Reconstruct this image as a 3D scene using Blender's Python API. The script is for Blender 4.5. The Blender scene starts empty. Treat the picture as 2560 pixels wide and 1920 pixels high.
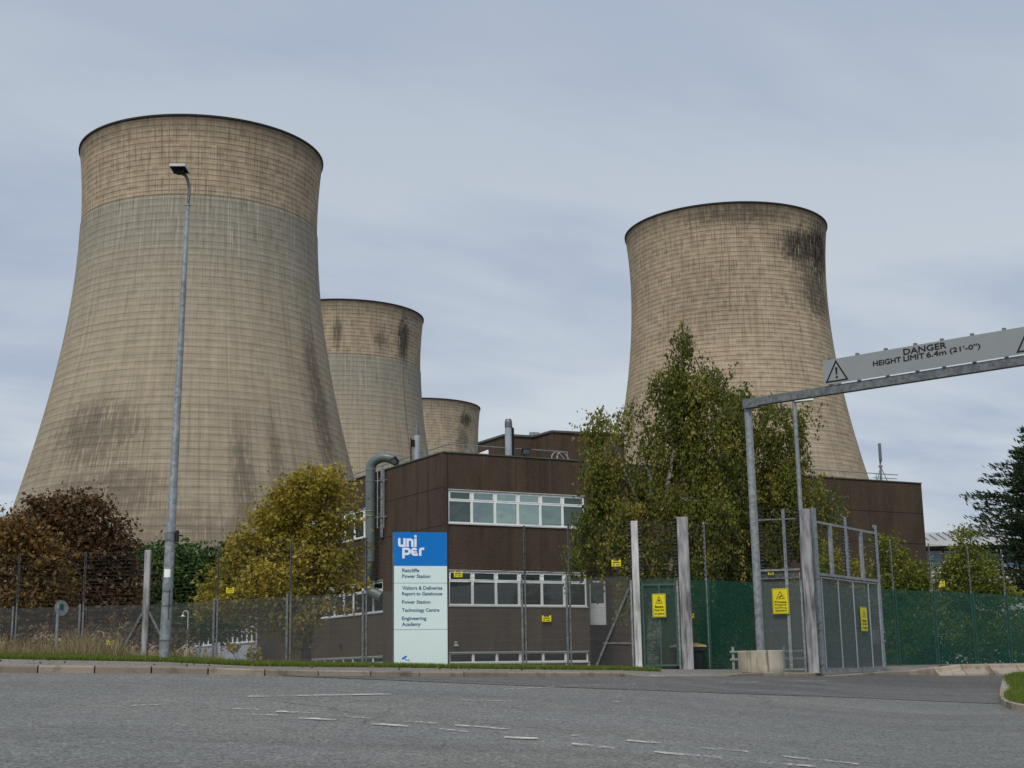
import bpy, math, random
import numpy as np
from mathutils import Vector, Matrix

random.seed(7)
RNG = np.random.default_rng(11)
scene = bpy.context.scene
COL = scene.collection
R = math.radians

# ------------------------------------------------------------------ camera calibration
F, PITCH, ROLL = 3484.0, R(11.75), R(0.948)      # focal length in pixels of a 2560 px wide frame
cp, sp, cr, sr = math.cos(PITCH), math.sin(PITCH), math.cos(ROLL), math.sin(ROLL)

def P(px, py, Y):
    """point seen at (px, py) standing at depth Y in front of the eye; eye level is z = 0"""
    U, V = px - 1280, py - 960
    u = (cr * U - sr * V) / F
    v = (sr * U + cr * V) / F
    y = cp + v * sp
    z = sp - v * cp
    return Vector((u * Y / y, Y, z * Y / y))

def proj(p):
    x, y, z = p
    cz = y * cp + z * sp
    cy = -y * sp + z * cp
    u = F * x / cz
    v = -F * cy / cz
    return 1280 + cr * u + sr * v, 960 - sr * u + cr * v

def zat(X, Y, py):
    lo, hi = -20.0, 200.0
    for _ in range(50):
        m = (lo + hi) / 2
        if proj((X, Y, m))[1] > py: lo = m
        else: hi = m
    return (lo + hi) / 2

cam = bpy.data.cameras.new("camera")
cam.sensor_width = 36
cam.lens = F / 2560 * 36
cam.clip_start = 0.1
cam.clip_end = 8000
camo = bpy.data.objects.new("camera", cam)
COL.objects.link(camo)
camo.matrix_world = Matrix.Rotation(math.pi / 2 + PITCH, 4, 'X') @ Matrix.Rotation(-ROLL, 4, 'Z')
scene.camera = camo

# ------------------------------------------------------------------ terrain
# stations per column: road edge, kerb top, pavement back, crest, dip, fence line, 60 m, 200 m
COLS = [
 (-3000, [(23.0, .17), (23.12, .28), (25.4, .45), (26.6, .52), (30, .0), (38, -.45), (60, -.5)]),
 (0,    [(23.3, .155), (23.42, .27), (25.4, .41), (26.6, .50), (30, .05), (38, -.45), (60, -.5)]),
 (411,  [(23.5, .10), (23.62, .21), (25.5, .31), (26.6, .38), (30, .0), (38, -.40), (60, -.4)]),
 (640,  [(23.8, .04), (23.92, .145), (25.8, .21), (26.9, .28), (30, .0), (38, -.3), (60, -.3)]),
 (1000, [(24.8, -.02), (24.92, .07), (26.8, .15), (28, .19), (31, .0), (38, -.2), (60, -.2)]),
 (1280, [(26.1, -.06), (26.22, .03), (28.1, .09), (29.3, .14), (32, .05), (37.5, .0), (60, -.1)]),
 (1546, [(27.9, -.10), (28.02, -.005), (30, .04), (31.3, .07), (34, .08), (37, .09), (60, .1)]),
 (1640, [(28.8, -.11), (28.92, -.10), (31, .0), (32, .03), (34.5, .05), (37, .07), (60, .1)]),
 (1828, [(32.4, -.14), (32.52, -.13), (33.5, -.06), (34, -.04), (36, .0), (38.5, .03), (60, .1)]),
 (1858, [(32.7, -.14), (32.82, -.05), (33.6, -.045), (34, -.04), (36, .0), (38.5, .03), (60, .1)]),
 (2046, [(34.6, -.19), (34.72, -.10), (35.5, -.10), (36.5, -.10), (40, .0), (46, .05), (60, .1)]),
 (2064, [(35.4, -.19), (35.5, -.185), (36.5, -.19), (38.5, -.19), (42, -.02), (46, .05), (60, .1)]),
 (2230, [(39.6, -.20), (39.72, -.10), (40.6, -.05), (41.5, .0), (44, .05), (48, .1), (60, .1)]),
 (2320, [(40.2, -.235), (40.32, -.10), (41.2, -.03), (42, .0), (45, .05), (49, .1), (60, .1)]),
 (2352, [(40.4, -.25), (40.62, .05), (41.4, .05), (42.3, .05), (46, .07), (49.5, .1), (60, .1)]),
 (2700, [(42.0, -.28), (42.22, .04), (43, .05), (44, .05), (47, .08), (53, .1), (60, .1)]),
 (5500, [(43.0, -.28), (43.22, .04), (44, .05), (45, .05), (50, .08), (56, .1), (60, .1)]),
]
def u_of(px): 
    q = P(px, 1688, 1.0); return q.x
CU = [u_of(c[0]) for c in COLS]
def stations(u):
    if u <= CU[0]: return [tuple(s) for s in COLS[0][1]]
    if u >= CU[-1]: return [tuple(s) for s in COLS[-1][1]]
    for i in range(len(CU) - 1):
        if CU[i] <= u <= CU[i + 1]:
            t = (u - CU[i]) / (CU[i + 1] - CU[i])
            return [(a[0] * (1 - t) + b[0] * t, a[1] * (1 - t) + b[1] * t) for a, b in zip(COLS[i][1], COLS[i + 1][1])]
def H(x, y):
    """ground height"""
    if y < 0.5: return -1.6
    st = stations(max(-1.2, min(1.2, x / y)))
    pts = [(0, -1.6)] + list(st) + [(200, -.6), (6000, -.6)]
    for a, b in zip(pts, pts[1:]):
        if a[0] <= y <= b[0]:
            return a[1] + (b[1] - a[1]) * (y - a[0]) / (b[0] - a[0])
    return -.6
def G(px, py):
    """point of the road surface (in front of the kerb) seen at a pixel"""
    q = P(px, py, 1.0)
    st = stations(q.x)
    s = (st[0][1] + 1.6) / st[0][0]
    Y = 1.6 / (s - q.z)
    return Vector((q.x * Y, Y, q.z * Y))

# ------------------------------------------------------------------ materials
def mat(name, build):
    m = bpy.data.materials.new(name)
    m.use_nodes = True
    nt = m.node_tree
    nt.nodes.clear()
    out = nt.nodes.new('ShaderNodeOutputMaterial')
    sh = build(N(nt))
    nt.links.new(sh, out.inputs['Surface'])
    return m

class N:
    def __init__(s, nt): s.nt = nt
    def node(s, t, **k):
        n = s.nt.nodes.new(t)
        for a, b in k.items(): setattr(n, a, b)
        return n
    def put(s, sock, v):
        if v is None: return
        if hasattr(v, 'is_output') or hasattr(v, 'links'): s.nt.links.new(v, sock)
        else:
            if isinstance(v, (tuple, list)) and len(v) == 3 and sock.type == 'RGBA': v = tuple(v) + (1,)
            sock.default_value = v
    def math(s, op, a, b=None, c=None, clamp=False):
        n = s.node('ShaderNodeMath', operation=op, use_clamp=clamp)
        for i, v in enumerate((a, b, c)): s.put(n.inputs[i], v)
        return n.outputs[0]
    def mix(s, f, a, b, mode='MIX'):
        n = s.node('ShaderNodeMix', data_type='RGBA', blend_type=mode)
        s.put(n.inputs['Factor'], f); s.put(n.inputs[6], a); s.put(n.inputs[7], b)
        return n.outputs[2]
    def ramp(s, f, lo, hi):
        n = s.node('ShaderNodeMapRange', clamp=True)
        s.put(n.inputs[0], f); s.put(n.inputs[1], lo); s.put(n.inputs[2], hi)
        return n.outputs[0]
    def coord(s, kind='Object'): return s.node('ShaderNodeTexCoord').outputs[kind]
    def uv(s): return s.node('ShaderNodeUVMap').outputs[0]
    def geo(s): return s.node('ShaderNodeNewGeometry')
    def attr(s, n): return s.node('ShaderNodeAttribute', attribute_name=n).outputs['Fac']
    def vmul(s, v, k):
        n = s.node('ShaderNodeVectorMath', operation='MULTIPLY'); s.put(n.inputs[0], v); s.put(n.inputs[1], k); return n.outputs[0]
    def vadd(s, v, k):
        n = s.node('ShaderNodeVectorMath', operation='ADD'); s.put(n.inputs[0], v); s.put(n.inputs[1], k); return n.outputs[0]
    def noise(s, vec, scale=1, detail=3, rough=.55, dist=0, w=None):
        n = s.node('ShaderNodeTexNoise')
        s.put(n.inputs['Vector'], vec); s.put(n.inputs['Scale'], scale); s.put(n.inputs['Detail'], detail)
        s.put(n.inputs['Roughness'], rough); s.put(n.inputs['Distortion'], dist)
        return n.outputs[0]
    def voro(s, vec, scale): 
        n = s.node('ShaderNodeTexVoronoi'); s.put(n.inputs['Vector'], vec); s.put(n.inputs['Scale'], scale); return n.outputs
    def sep(s, v):
        n = s.node('ShaderNodeSeparateXYZ'); s.put(n.inputs[0], v); return n.outputs
    def comb(s, x, y, z=0.0):
        n = s.node('ShaderNodeCombineXYZ'); s.put(n.inputs[0], x); s.put(n.inputs[1], y); s.put(n.inputs[2], z); return n.outputs[0]
    def bump(s, h, strength=.3, dist=.02):
        n = s.node('ShaderNodeBump'); s.put(n.inputs['Height'], h); s.put(n.inputs['Strength'], strength); s.put(n.inputs['Distance'], dist); return n.outputs[0]
    def bsdf(s, col, rough=.8, metal=0, normal=None, spec=.3, alpha=None, trans=None):
        n = s.node('ShaderNodeBsdfPrincipled')
        s.put(n.inputs['Base Color'], col); s.put(n.inputs['Roughness'], rough); s.put(n.inputs['Metallic'], metal)
        s.put(n.inputs['Specular IOR Level'], spec)
        if normal is not None: s.put(n.inputs['Normal'], normal)
        if alpha is not None: s.put(n.inputs['Alpha'], alpha)
        return n.outputs[0]

def simple(name, col, rough=.7, metal=0, var=.15, scale=3, bump=0, spec=.3):
    def b(n):
        c = n.coord()
        f = n.noise(c, scale, 5)
        k = n.ramp(f, .3, .7)
        lo = tuple(v * (1 - var) for v in col); hi = tuple(min(1, v * (1 + var)) for v in col)
        nor = n.bump(n.noise(c, scale * 8, 3), bump, .01) if bump else None
        return n.bsdf(n.mix(k, lo, hi), rough, metal, nor, spec)
    return mat(name, b)

M = {}
def asphalt(name, ca, cb, patch):
    def b(n):
        c = n.coord()
        big = n.ramp(n.noise(c, .11, 4, .6, .6), .35, .65)
        sx = n.sep(c)
        col = n.mix(big, ca, cb)
        # broad worn darker-brown zone close to the viewer
        near = n.math('ADD', n.math('MULTIPLY', sx[0], .28), n.math('MULTIPLY', sx[1], -1.0))
        near = n.math('ADD', near, n.math('MULTIPLY', n.noise(c, .5, 3), 2.5))
        nz = n.ramp(near, -12.2, -11.2)
        col = n.mix(n.math('MULTIPLY', nz, patch), col, tuple(v * .74 for v in cb))
        # wheel tracks and oily smears
        tr = n.ramp(n.noise(n.vmul(c, (.10, .8, 1)), .8, 4, .6), .50, .70)
        col = n.mix(n.math('MULTIPLY', tr, .30), col, (.062, .062, .064))
        ln_ = n.ramp(n.noise(n.vmul(n.vadd(c, (4, 9, 0)), (.07, .5, 1)), 1.1, 3, .6), .50, .62)
        col = n.mix(n.math('MULTIPLY', ln_, .22), col, (.21, .22, .215))
        cr_ = n.node('ShaderNodeTexVoronoi', feature='DISTANCE_TO_EDGE'); n.put(cr_.inputs['Vector'], n.vadd(n.vmul(c, (1, 1, 1)), n.vmul(n.comb(n.noise(c, .8, 4), n.noise(n.vadd(c, (5, 5, 5)), .8, 4)), (1.8, 1.8, 0)))); n.put(cr_.inputs['Scale'], .16)
        ck = n.math('MULTIPLY', n.math('LESS_THAN', cr_.outputs[0], .0035), n.ramp(n.noise(c, .22, 2), .48, .6))
        col = n.mix(n.math('MULTIPLY', ck, .6), col, (.04, .04, .04))
        spot = n.ramp(n.noise(n.vadd(c, (2, 5, 8)), 1.5, 2, .4), .70, .78)
        col = n.mix(n.math('MULTIPLY', spot, .35), col, (.05, .05, .05))
        grain = n.noise(c, 26, 2, .8)
        agg = n.voro(c, 34)
        col = n.mix(1.0, col, n.mix(n.ramp(grain, .38, .62), (.60, .60, .61), (1.40, 1.39, 1.36)), 'MULTIPLY')
        cellv = n.sep(agg[1])[0]
        col = n.mix(1.0, col, n.mix(cellv, (.80, .80, .80), (1.2, 1.2, 1.19)), 'MULTIPLY')
        g2 = n.noise(c, 5, 5, .75)
        col = n.mix(1.0, col, n.mix(n.ramp(g2, .3, .7), (.82, .82, .82), (1.18, 1.18, 1.16)), 'MULTIPLY')
        fleck = n.ramp(n.noise(n.vadd(c, (31, 7, 0)), 70, 1, .5), .68, .76)
        col = n.mix(n.math('MULTIPLY', fleck, .4), col, (.32, .31, .28))
        nor = n.bump(n.math('ADD', grain, n.math('MULTIPLY', agg[0], .6)), .7, .02)
        return n.bsdf(col, .88, 0, nor, .25)
    return mat(name, b)
M['asphalt'] = asphalt('asphalt', (.142, .148, .142), (.178, .178, .168), 1.0)
M['asphalt_dark'] = asphalt('asphalt_dark', (.100, .098, .097), (.125, .12, .117), 0.0)
M['footpath'] = asphalt('footpath', (.17, .155, .14), (.23, .21, .185), 0.0)

def road_paint(n):
    c = n.coord()
    f = n.noise(c, 14, 4, .8)
    g = n.noise(n.vadd(c, (9, 3, 1)), 2.2, 3)
    t = n.math('MULTIPLY', n.ramp(n.math('ADD', n.math('MULTIPLY', f, 1.0), n.math('MULTIPLY', g, .7)), .80, .98), .85)
    sh = n.node('ShaderNodeMixShader')
    n.put(sh.inputs[0], t)
    n.nt.links.new(n.node('ShaderNodeBsdfTransparent').outputs[0], sh.inputs[1])
    n.nt.links.new(n.bsdf((.62, .61, .56), .8), sh.inputs[2])
    return sh.outputs[0]
M['road_paint'] = mat('road_paint', road_paint)

def kerbm(n):
    c = n.coord(); t = n.attr('tint')
    col = n.mix(t, (.20, .165, .13), (.36, .31, .245))
    col = n.mix(n.ramp(n.noise(c, 2.2, 6, .7), .5, .68), col, (.13, .105, .08))
    col = n.mix(1.0, col, n.mix(n.noise(c, 60, 3, .8), (.7, .7, .7), (1.25, 1.25, 1.25)), 'MULTIPLY')
    return n.bsdf(col, .9, 0, n.bump(n.noise(c, 50, 3), .5, .01))
M['kerb'] = mat('kerb', kerbm)

def groundm(n):
    c = n.coord()
    col = n.mix(n.ramp(n.noise(c, .35, 5), .4, .6), (.055, .07, .022), (.11, .09, .055))
    col = n.mix(1.0, col, n.mix(n.noise(c, 12, 4), (.6, .6, .6), (1.4, 1.4, 1.4)), 'MULTIPLY')
    return n.bsdf(col, .95)
M['ground'] = mat('ground', groundm)
def turf(n):
    c = n.coord()
    col = n.mix(n.ramp(n.noise(c, 1.2, 5), .35, .65), (.055, .10, .012), (.13, .16, .03))
    return n.bsdf(col, .95, 0, n.bump(n.noise(c, 40, 3), .8, .03))
M['turf'] = mat('turf', turf)

def leafm(name, cols, rough=.55, trans=.25):
    """cols: three colours along the tint attribute"""
    def b(n):
        t = n.attr('tint')
        c1 = n.mix(n.ramp(t, 0.0, .5), cols[0], cols[1])
        c2 = n.mix(n.ramp(t, .5, 1.0), c1, cols[2])
        d = n.bsdf(c2, rough, 0, None, .25)
        tr = n.node('ShaderNodeBsdfTranslucent'); n.put(tr.inputs[0], c2)
        ms = n.node('ShaderNodeMixShader'); n.put(ms.inputs[0], trans)
        n.nt.links.new(d, ms.inputs[1]); n.nt.links.new(tr.outputs[0], ms.inputs[2])
        return ms.outputs[0]
    return mat(name, b)
M['leaf_yellow'] = leafm('leaf_yellow', [(.14, .13, .018), (.33, .265, .035), (.60, .44, .075)], trans=.35)
M['leaf_brown'] = leafm('leaf_brown', [(.065, .038, .020), (.115, .066, .030), (.165, .105, .040)], trans=.2)
M['leaf_rust'] = leafm('leaf_rust', [(.085, .065, .020), (.155, .092, .026), (.25, .13, .032)], trans=.2)
M['leaf_green'] = leafm('leaf_green', [(.020, .055, .008), (.040, .095, .012), (.075, .14, .018)], trans=.15)
M['leaf_birch'] = leafm('leaf_birch', [(.075, .095, .014), (.155, .17, .028), (.32, .26, .05)], trans=.35)
M['leaf_horn'] = leafm('leaf_horn', [(.075, .11, .014), (.19, .21, .024), (.42, .32, .04)], trans=.35)
M['leaf_conifer'] = leafm('leaf_conifer', [(.010, .024, .009), (.022, .046, .016), (.042, .076, .026)], trans=.1)
M['grass'] = leafm('grass', [(.06, .10, .012), (.105, .175, .018), (.30, .28, .09)], trans=.3)
M['dry_grass'] = leafm('dry_grass', [(.11, .10, .04), (.26, .21, .11), (.42, .34, .20)], trans=.3)
def bark(name, a, b_, sc=(3, 3, .6)):
    def b(n):
        c = n.vmul(n.coord(), sc)
        f = n.ramp(n.noise(c, 3, 5, .7), .42, .58)
        return n.bsdf(n.mix(f, a, b_), .9, 0, n.bump(n.noise(c, 8, 4), .6, .03))
    return mat(name, b)
M['bark'] = bark('bark', (.045, .035, .025), (.09, .07, .05))
M['birch_bark'] = bark('birch_bark', (.04, .035, .03), (.42, .40, .35), (2, 2, 5))
M['twig'] = simple('twig', (.10, .075, .05))

def galv(name, a, b_, rough=.5, metal=.35, sc=14):
    def b(n):
        c = n.coord()
        v = n.voro(c, sc)
        f = n.math('ADD', n.math('MULTIPLY', n.sep(v[1])[0], .4), n.math('MULTIPLY', n.noise(n.vmul(c, (1, 1, .35)), 3, 5, .7), .8))
        return n.bsdf(n.mix(n.ramp(f, .35, .9), a, b_), rough, metal, None, .4)
    return mat(name, b)
M['galv'] = galv('galvanised_steel', (.17, .19, .20), (.34, .37, .38))
M['galv_dark'] = galv('weathered_shaded_steel', (.10, .11, .115), (.21, .225, .23))  # darker steel; on the gantry beam it stands in for underside shade
def timber(name, a, b_):
    def b(n):
        c = n.coord()
        f = n.noise(n.vmul(c, (9, 9, .9)), 1.2, 6, .65, .5)
        g = n.noise(n.vmul(c, (2, 2, .9)), .9, 3)
        k = n.ramp(n.math('ADD', n.math('MULTIPLY', f, .6), n.math('MULTIPLY', g, .5)), .44, .64)
        return n.bsdf(n.mix(k, a, b_), .85, 0, n.bump(f, .4, .02))
    return mat(name, b)
M['grey_post'] = timber('grey_post', (.085, .085, .09), (.40, .39, .40))
M['white_post'] = timber('white_post', (.26, .26, .25), (.66, .66, .66))
M['black'] = simple('black_plastic', (.012, .012, .013), .5)
M['wire'] = simple('fence_wire', (.035, .038, .04), .5, .3)
M['yellow'] = simple('yellow_plate', (.72, .62, .015), .5, 0, .05)
M['sign_black'] = simple('sign_black', (.012, .012, .012), .6)
M['white_paint'] = simple('white_paint', (.84, .86, .85), .5, 0, .06)
M['off_white'] = simple('off_white', (.55, .56, .56), .6, 0, .1)
M['sign_blue'] = simple('sign_blue', (.0, .175, .56), .35, 0, .02, 1)
M['sign_white'] = simple('sign_white', (.70, .83, .81), .4, 0, .03, 1)
M['sign_text'] = simple('sign_text', (.045, .13, .22), .5, 0, .02)
M['logo_white'] = simple('logo_white', (.78, .86, .95), .5, 0, .02)
M['board_grey'] = simple('board_grey', (.27, .29, .295), .45, .1, .05, 1.2)
M['glass_blue'] = simple('blue_glass', (.02, .09, .13), .08, 0, .3, 1, 0, .9)
M['bin_lid'] = simple('bin_lid', (.42, .31, .12), .6)
M['bin'] = simple('dark_bin', (.025, .028, .035), .5)
M['roof_metal'] = simple('roof_metal', (.42, .43, .43), .5, .3, .08)
M['flue'] = simple('flue_metal', (.38, .41, .46), .35, .3, .1, 2)
M['duct'] = simple('duct_metal', (.13, .165, .158), .4, .15, .15, 1.5)
M['cladding'] = simple('white_cladding', (.42, .44, .50), .6, 0, .05)

def render_wall(name, a, b_, brick=False):
    def b(n):
        c = n.coord()
        s = n.sep(c)
        f = n.ramp(n.noise(n.vmul(c, (1, 1, .35)), .6, 5, .65), .35, .68)
        col = n.mix(f, a, b_)
        st = n.noise(n.vmul(c, (2.4, 2.4, .12)), 1.0, 4, .6)
        col = n.mix(n.math('MULTIPLY', n.ramp(st, .5, .68), .5), col, tuple(v * .5 for v in a))
        st2 = n.noise(n.vadd(n.vmul(c, (3.1, 3.1, .10)), (8, 2, 0)), 1.0, 4, .6)
        col = n.mix(n.math('MULTIPLY', n.ramp(st2, .56, .70), .18), col, tuple(v * 1.7 for v in b_))
        sp_ = n.noise(c, 22, 3, .8)
        col = n.mix(1.0, col, n.mix(n.ramp(sp_, .3, .7), (.62, .62, .62), (1.45, 1.4, 1.35)), 'MULTIPLY')
        h = sp_
        if brick:
            fr = n.math('FRACT', n.math('MULTIPLY', s[2], 13.3))
            ln = n.math('LESS_THAN', fr, .14)
            col = n.mix(n.math('MULTIPLY', ln, .3), col, (.12, .10, .085))
        return n.bsdf(col, .92, 0, n.bump(h, .5, .03), .2)
    return mat(name, b)
M['wall'] = render_wall('brown_render', (.062, .046, .034), (.094, .070, .050))
M['wall_brick'] = render_wall('brown_brick', (.064, .046, .036), (.092, .066, .052), True)
M['coping'] = simple('coping_metal', (.10, .11, .10), .5, .3)
M['joint'] = simple('wall_joint', (.012, .009, .008), .9)
M['roof_felt'] = simple('roof_felt', (.06, .06, .06), .9)

def glass(name, refl, base, tint=(.62, .78, .72)):
    def b(n):
        c = n.coord()
        nor = n.bump(n.noise(n.vmul(c, (1, 1, 1)), .8, 2), .12, .12)
        g = n.node('ShaderNodeBsdfGlossy'); n.put(g.inputs['Color'], tint); n.put(g.inputs['Roughness'], .02); n.put(g.inputs['Normal'], nor)
        f = n.noise(c, .35, 2)
        d = n.bsdf(n.mix(n.ramp(f, .4, .6), tuple(v * .5 for v in base), base), .5, 0, None, 0.0)
        m = n.node('ShaderNodeMixShader'); n.put(m.inputs[0], refl)
        n.nt.links.new(d, m.inputs[1]); n.nt.links.new(g.outputs[0], m.inputs[2])
        return m.outputs[0]
    return mat(name, b)
M['glass_sky'] = glass('window_glass_bright', .50, (.02, .03, .028))  # dimmer copies below stand in for trees mirrored in the panes
M['glass_mid'] = glass('window_glass_mid', .36, (.02, .03, .028))
M['glass_dim'] = glass('window_glass_dim', .16, (.012, .02, .018))
M['glass_dark'] = glass('window_glass_dark', .06, (.010, .016, .016))  # darkest copy: lower panes get their tree reflections as dull dark glass

def meshfab(name, col, opac, var):
    """fine welded mesh: wires closer together than the eye resolves, kept as a real lattice with gaps"""
    def b(n):
        c = n.coord()
        s = n.sep(c)
        f = n.noise(n.vmul(c, (1.5, 1.5, 14)), 1.2, 3, .7)
        o = n.math('ADD', opac, n.math('MULTIPLY', n.math('SUBTRACT', f, .5), var), None, True)
        hz = n.math('LESS_THAN', n.math('FRACT', n.math('MULTIPLY', s[2], 5.0)), .10)
        o = n.math('ADD', o, n.math('MULTIPLY', hz, .12), None, True)
        m = n.node('ShaderNodeMixShader'); n.put(m.inputs[0], o)
        n.nt.links.new(n.node('ShaderNodeBsdfTransparent').outputs[0], m.inputs[1])
        n.nt.links.new(n.bsdf(col, .6), m.inputs[2])
        return m.outputs[0]
    return mat(name, b)
M['mesh_grey'] = meshfab('grey_weldmesh', (.11, .115, .115), .30, .25)
M['mesh_gate'] = meshfab('gate_weldmesh', (.12, .132, .138), .52, .35)
M['mesh_green'] = meshfab('green_weldmesh', (.003, .072, .047), .60, .4)
M['mesh_greygreen'] = meshfab('grey_green_weldmesh', (.05, .075, .068), .42, .3)
M['green_post'] = simple('green_post', (.012, .075, .055), .5)
M['gate_green'] = simple('grey_green_frame', (.06, .10, .09), .5)

def planterm(n):
    c = n.coord()
    s = n.sep(c)
    col = n.mix(n.ramp(n.noise(c, 1.5, 5), .35, .65), (.30, .27, .20), (.48, .44, .35))
    st = n.ramp(n.noise(n.vmul(c, (7, 7, .5)), 1, 4, .7), .55, .66)
    col = n.mix(n.math('MULTIPLY', st, .75), col, (.09, .07, .05))
    base = n.ramp(n.math('ADD', s[2], n.math('MULTIPLY', n.noise(c, 4, 3), .3)), .28, .05)
    col = n.mix(n.math('MULTIPLY', base, .6), col, (.12, .10, .07))
    return n.bsdf(col, .9, 0, n.bump(n.noise(c, 30, 3), .4, .01))
M['planter'] = mat('stained_concrete', planterm)

def towerm(name, band, stains, haze_mix=0.0, rowtop=1.15):
    """band: height where the grey coat starts (None = all blockwork); stains: (azimuth deg, z, half deg, half height, strength)"""
    def b(n):
        uv = n.sep(n.uv())
        a, z = uv[0], uv[1]            # azimuth in degrees (0 = facing the viewer), height in m
        c = n.comb(n.math('MULTIPLY', a, .47), z, 0.0)       # roughly metres on the shell
        row = n.math('FLOOR', n.math('DIVIDE', z, rowtop))
        fr = n.math('FRACT', n.math('DIVIDE', z, rowtop))
        wob = n.noise(c, .9, 2)
        hl = n.math('LESS_THAN', n.math('ABSOLUTE', n.math('SUBTRACT', fr, .5)), n.math('MULTIPLY', wob, .17))
        # vertical joints, in stacks three lifts high
        r3 = n.math('FLOOR', n.math('DIVIDE', row, 3.0))
        jit = n.node('ShaderNodeTexWhiteNoise', noise_dimensions='1D'); n.put(jit.inputs['W'], r3)
        cu = n.math('ADD', n.math('DIVIDE', n.math('MULTIPLY', a, .47), 1.55), n.math('MULTIPLY', jit.outputs[0], .35))
        fv = n.math('FRACT', cu)
        colid = n.math('FLOOR', cu)
        vl = n.math('LESS_THAN', n.math('ABSOLUTE', n.math('SUBTRACT', fv, .5)), .075)
        wn = n.node('ShaderNodeTexWhiteNoise', noise_dimensions='2D')
        n.nt.links.new(n.comb(colid, row), wn.inputs['Vector'])
        blk = wn.outputs[0]
        wn2 = n.node('ShaderNodeTexWhiteNoise', noise_dimensions='2D')
        n.nt.links.new(n.comb(n.math('ADD', colid, 51), r3), wn2.inputs['Vector'])
        vl = n.math('MULTIPLY', vl, n.math('MULTIPLY', n.ramp(wn2.outputs[0], .3, .9), .8))
        A = (.41, .322, .225); B = (.57, .462, .335)
        base = n.mix(blk, A, B)
        base = n.mix(n.ramp(n.noise(c, .035, 4, .6), .35, .65), base, n.mix(blk, (.38, .305, .21), (.50, .41, .29)))
        low = n.ramp(z, 78, 28)
        # smooth weathered shell below
        sm = n.mix(n.ramp(n.noise(n.comb(n.math('MULTIPLY', a, .3), n.math('MULTIPLY', z, .05)), 1.6, 5, .65), .3, .7), (.345, .297, .215), (.51, .435, .32))
        sm = n.mix(.15, sm, n.mix(blk, (.32, .28, .21), (.54, .47, .35)))
        sm = n.mix(n.math('MULTIPLY', low, .55), sm, (.27, .225, .17))
        if band is not None:
            up = n.ramp(z, band - .12, band + .12)
            greyt = n.math('MULTIPLY', n.ramp(z, band - 30, band - 5), .92)
            sm = n.mix(greyt, sm, n.mix(n.noise(n.comb(n.math('MULTIPLY', a, .5), n.math('MULTIPLY', z, .04)), 2.2, 4, .6), (.24, .232, .195), (.38, .365, .31)))
            # pale lime runs hanging under the collar
            ru = n.ramp(n.noise(n.comb(n.math('MULTIPLY', a, .85), n.math('MULTIPLY', z, .035)), 1.4, 3, .6), .56, .66)
            rr = n.math('MULTIPLY', ru, n.math('MULTIPLY', n.ramp(z, band - 20, band - 8), .55))
            sm = n.mix(rr, sm, (.62, .59, .52))
            base = n.mix(up, sm, base)
            base = n.mix(n.math('MULTIPLY', n.math('LESS_THAN', n.math('ABSOLUTE', n.math('SUBTRACT', z, band + .18)), .2), .7), base, (.09, .075, .055))
            lineamt = n.math('ADD', n.math('MULTIPLY', up, .22), .38)
        else:
            k = n.ramp(z, 25, 60)
            base = n.mix(k, n.mix(.6, base, sm), base)
            lineamt = n.math('ADD', n.math('MULTIPLY', k, .18), .40)
        ln = n.math('MAXIMUM', hl, vl)
        # the lower shell was cast in lifts twice as deep
        z2 = n.math('DIVIDE', z, 1.5); row2 = n.math('FLOOR', z2); fr2 = n.math('FRACT', z2)
        wob2 = n.noise(c, .5, 2)
        hl2 = n.math('LESS_THAN', n.math('ABSOLUTE', n.math('SUBTRACT', fr2, .5)), n.math('MULTIPLY', wob2, .13))
        j2 = n.node('ShaderNodeTexWhiteNoise', noise_dimensions='1D'); n.put(j2.inputs['W'], n.math('FLOOR', n.math('DIVIDE', row2, 4.0)))
        cu2 = n.math('ADD', n.math('DIVIDE', n.math('MULTIPLY', a, .47), 1.55), n.math('MULTIPLY', j2.outputs[0], .2))
        vl2 = n.math('MULTIPLY', n.math('LESS_THAN', n.math('ABSOLUTE', n.math('SUBTRACT', n.math('FRACT', cu2), .5)), .06), .38)
        w3 = n.node('ShaderNodeTexWhiteNoise', noise_dimensions='2D'); n.nt.links.new(n.comb(n.math('FLOOR', cu2), row2), w3.inputs['Vector'])
        ln2 = n.math('MAXIMUM', hl2, vl2)
        up_ = up if band is not None else n.ramp(z, 20, 62)
        ln = n.math('ADD', n.math('MULTIPLY', ln, n.math('ADD', .25, n.math('MULTIPLY', up_, .75))), n.math('MULTIPLY', ln2, n.math('SUBTRACT', 1.0, up_)), None, True)
        base = n.mix(n.math('MULTIPLY', n.math('SUBTRACT', 1.0, up_), .16), base, n.mix(w3.outputs[0], (.26, .22, .16), (.55, .47, .36)))
        fs1 = n.noise(n.comb(n.math('MULTIPLY', a, 2.6), n.math('MULTIPLY', z, .07)), 1.0, 4, .7)
        base = n.mix(n.math('MULTIPLY', n.ramp(fs1, .52, .70), .30), base, (.60, .54, .44))
        base = n.mix(n.math('MULTIPLY', n.ramp(fs1, .48, .32), .34), base, (.16, .13, .095))
        # each lift is darker towards its foot
        fo = n.math('MULTIPLY', n.ramp(fr2, .95, .5), n.math('SUBTRACT', 1.0, up_))
        base = n.mix(n.math('MULTIPLY', fo, .16), base, (.14, .115, .085))
        fo1 = n.math('MULTIPLY', n.ramp(fr, .95, .5), up_)
        base = n.mix(n.math('MULTIPLY', fo1, .20), base, (.17, .13, .09))
        ln = n.math('MULTIPLY', ln, n.ramp(n.noise(c, .25, 3), .15, .55))
        col = n.mix(n.math('MULTIPLY', ln, lineamt), base, (.085, .065, .045))
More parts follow.
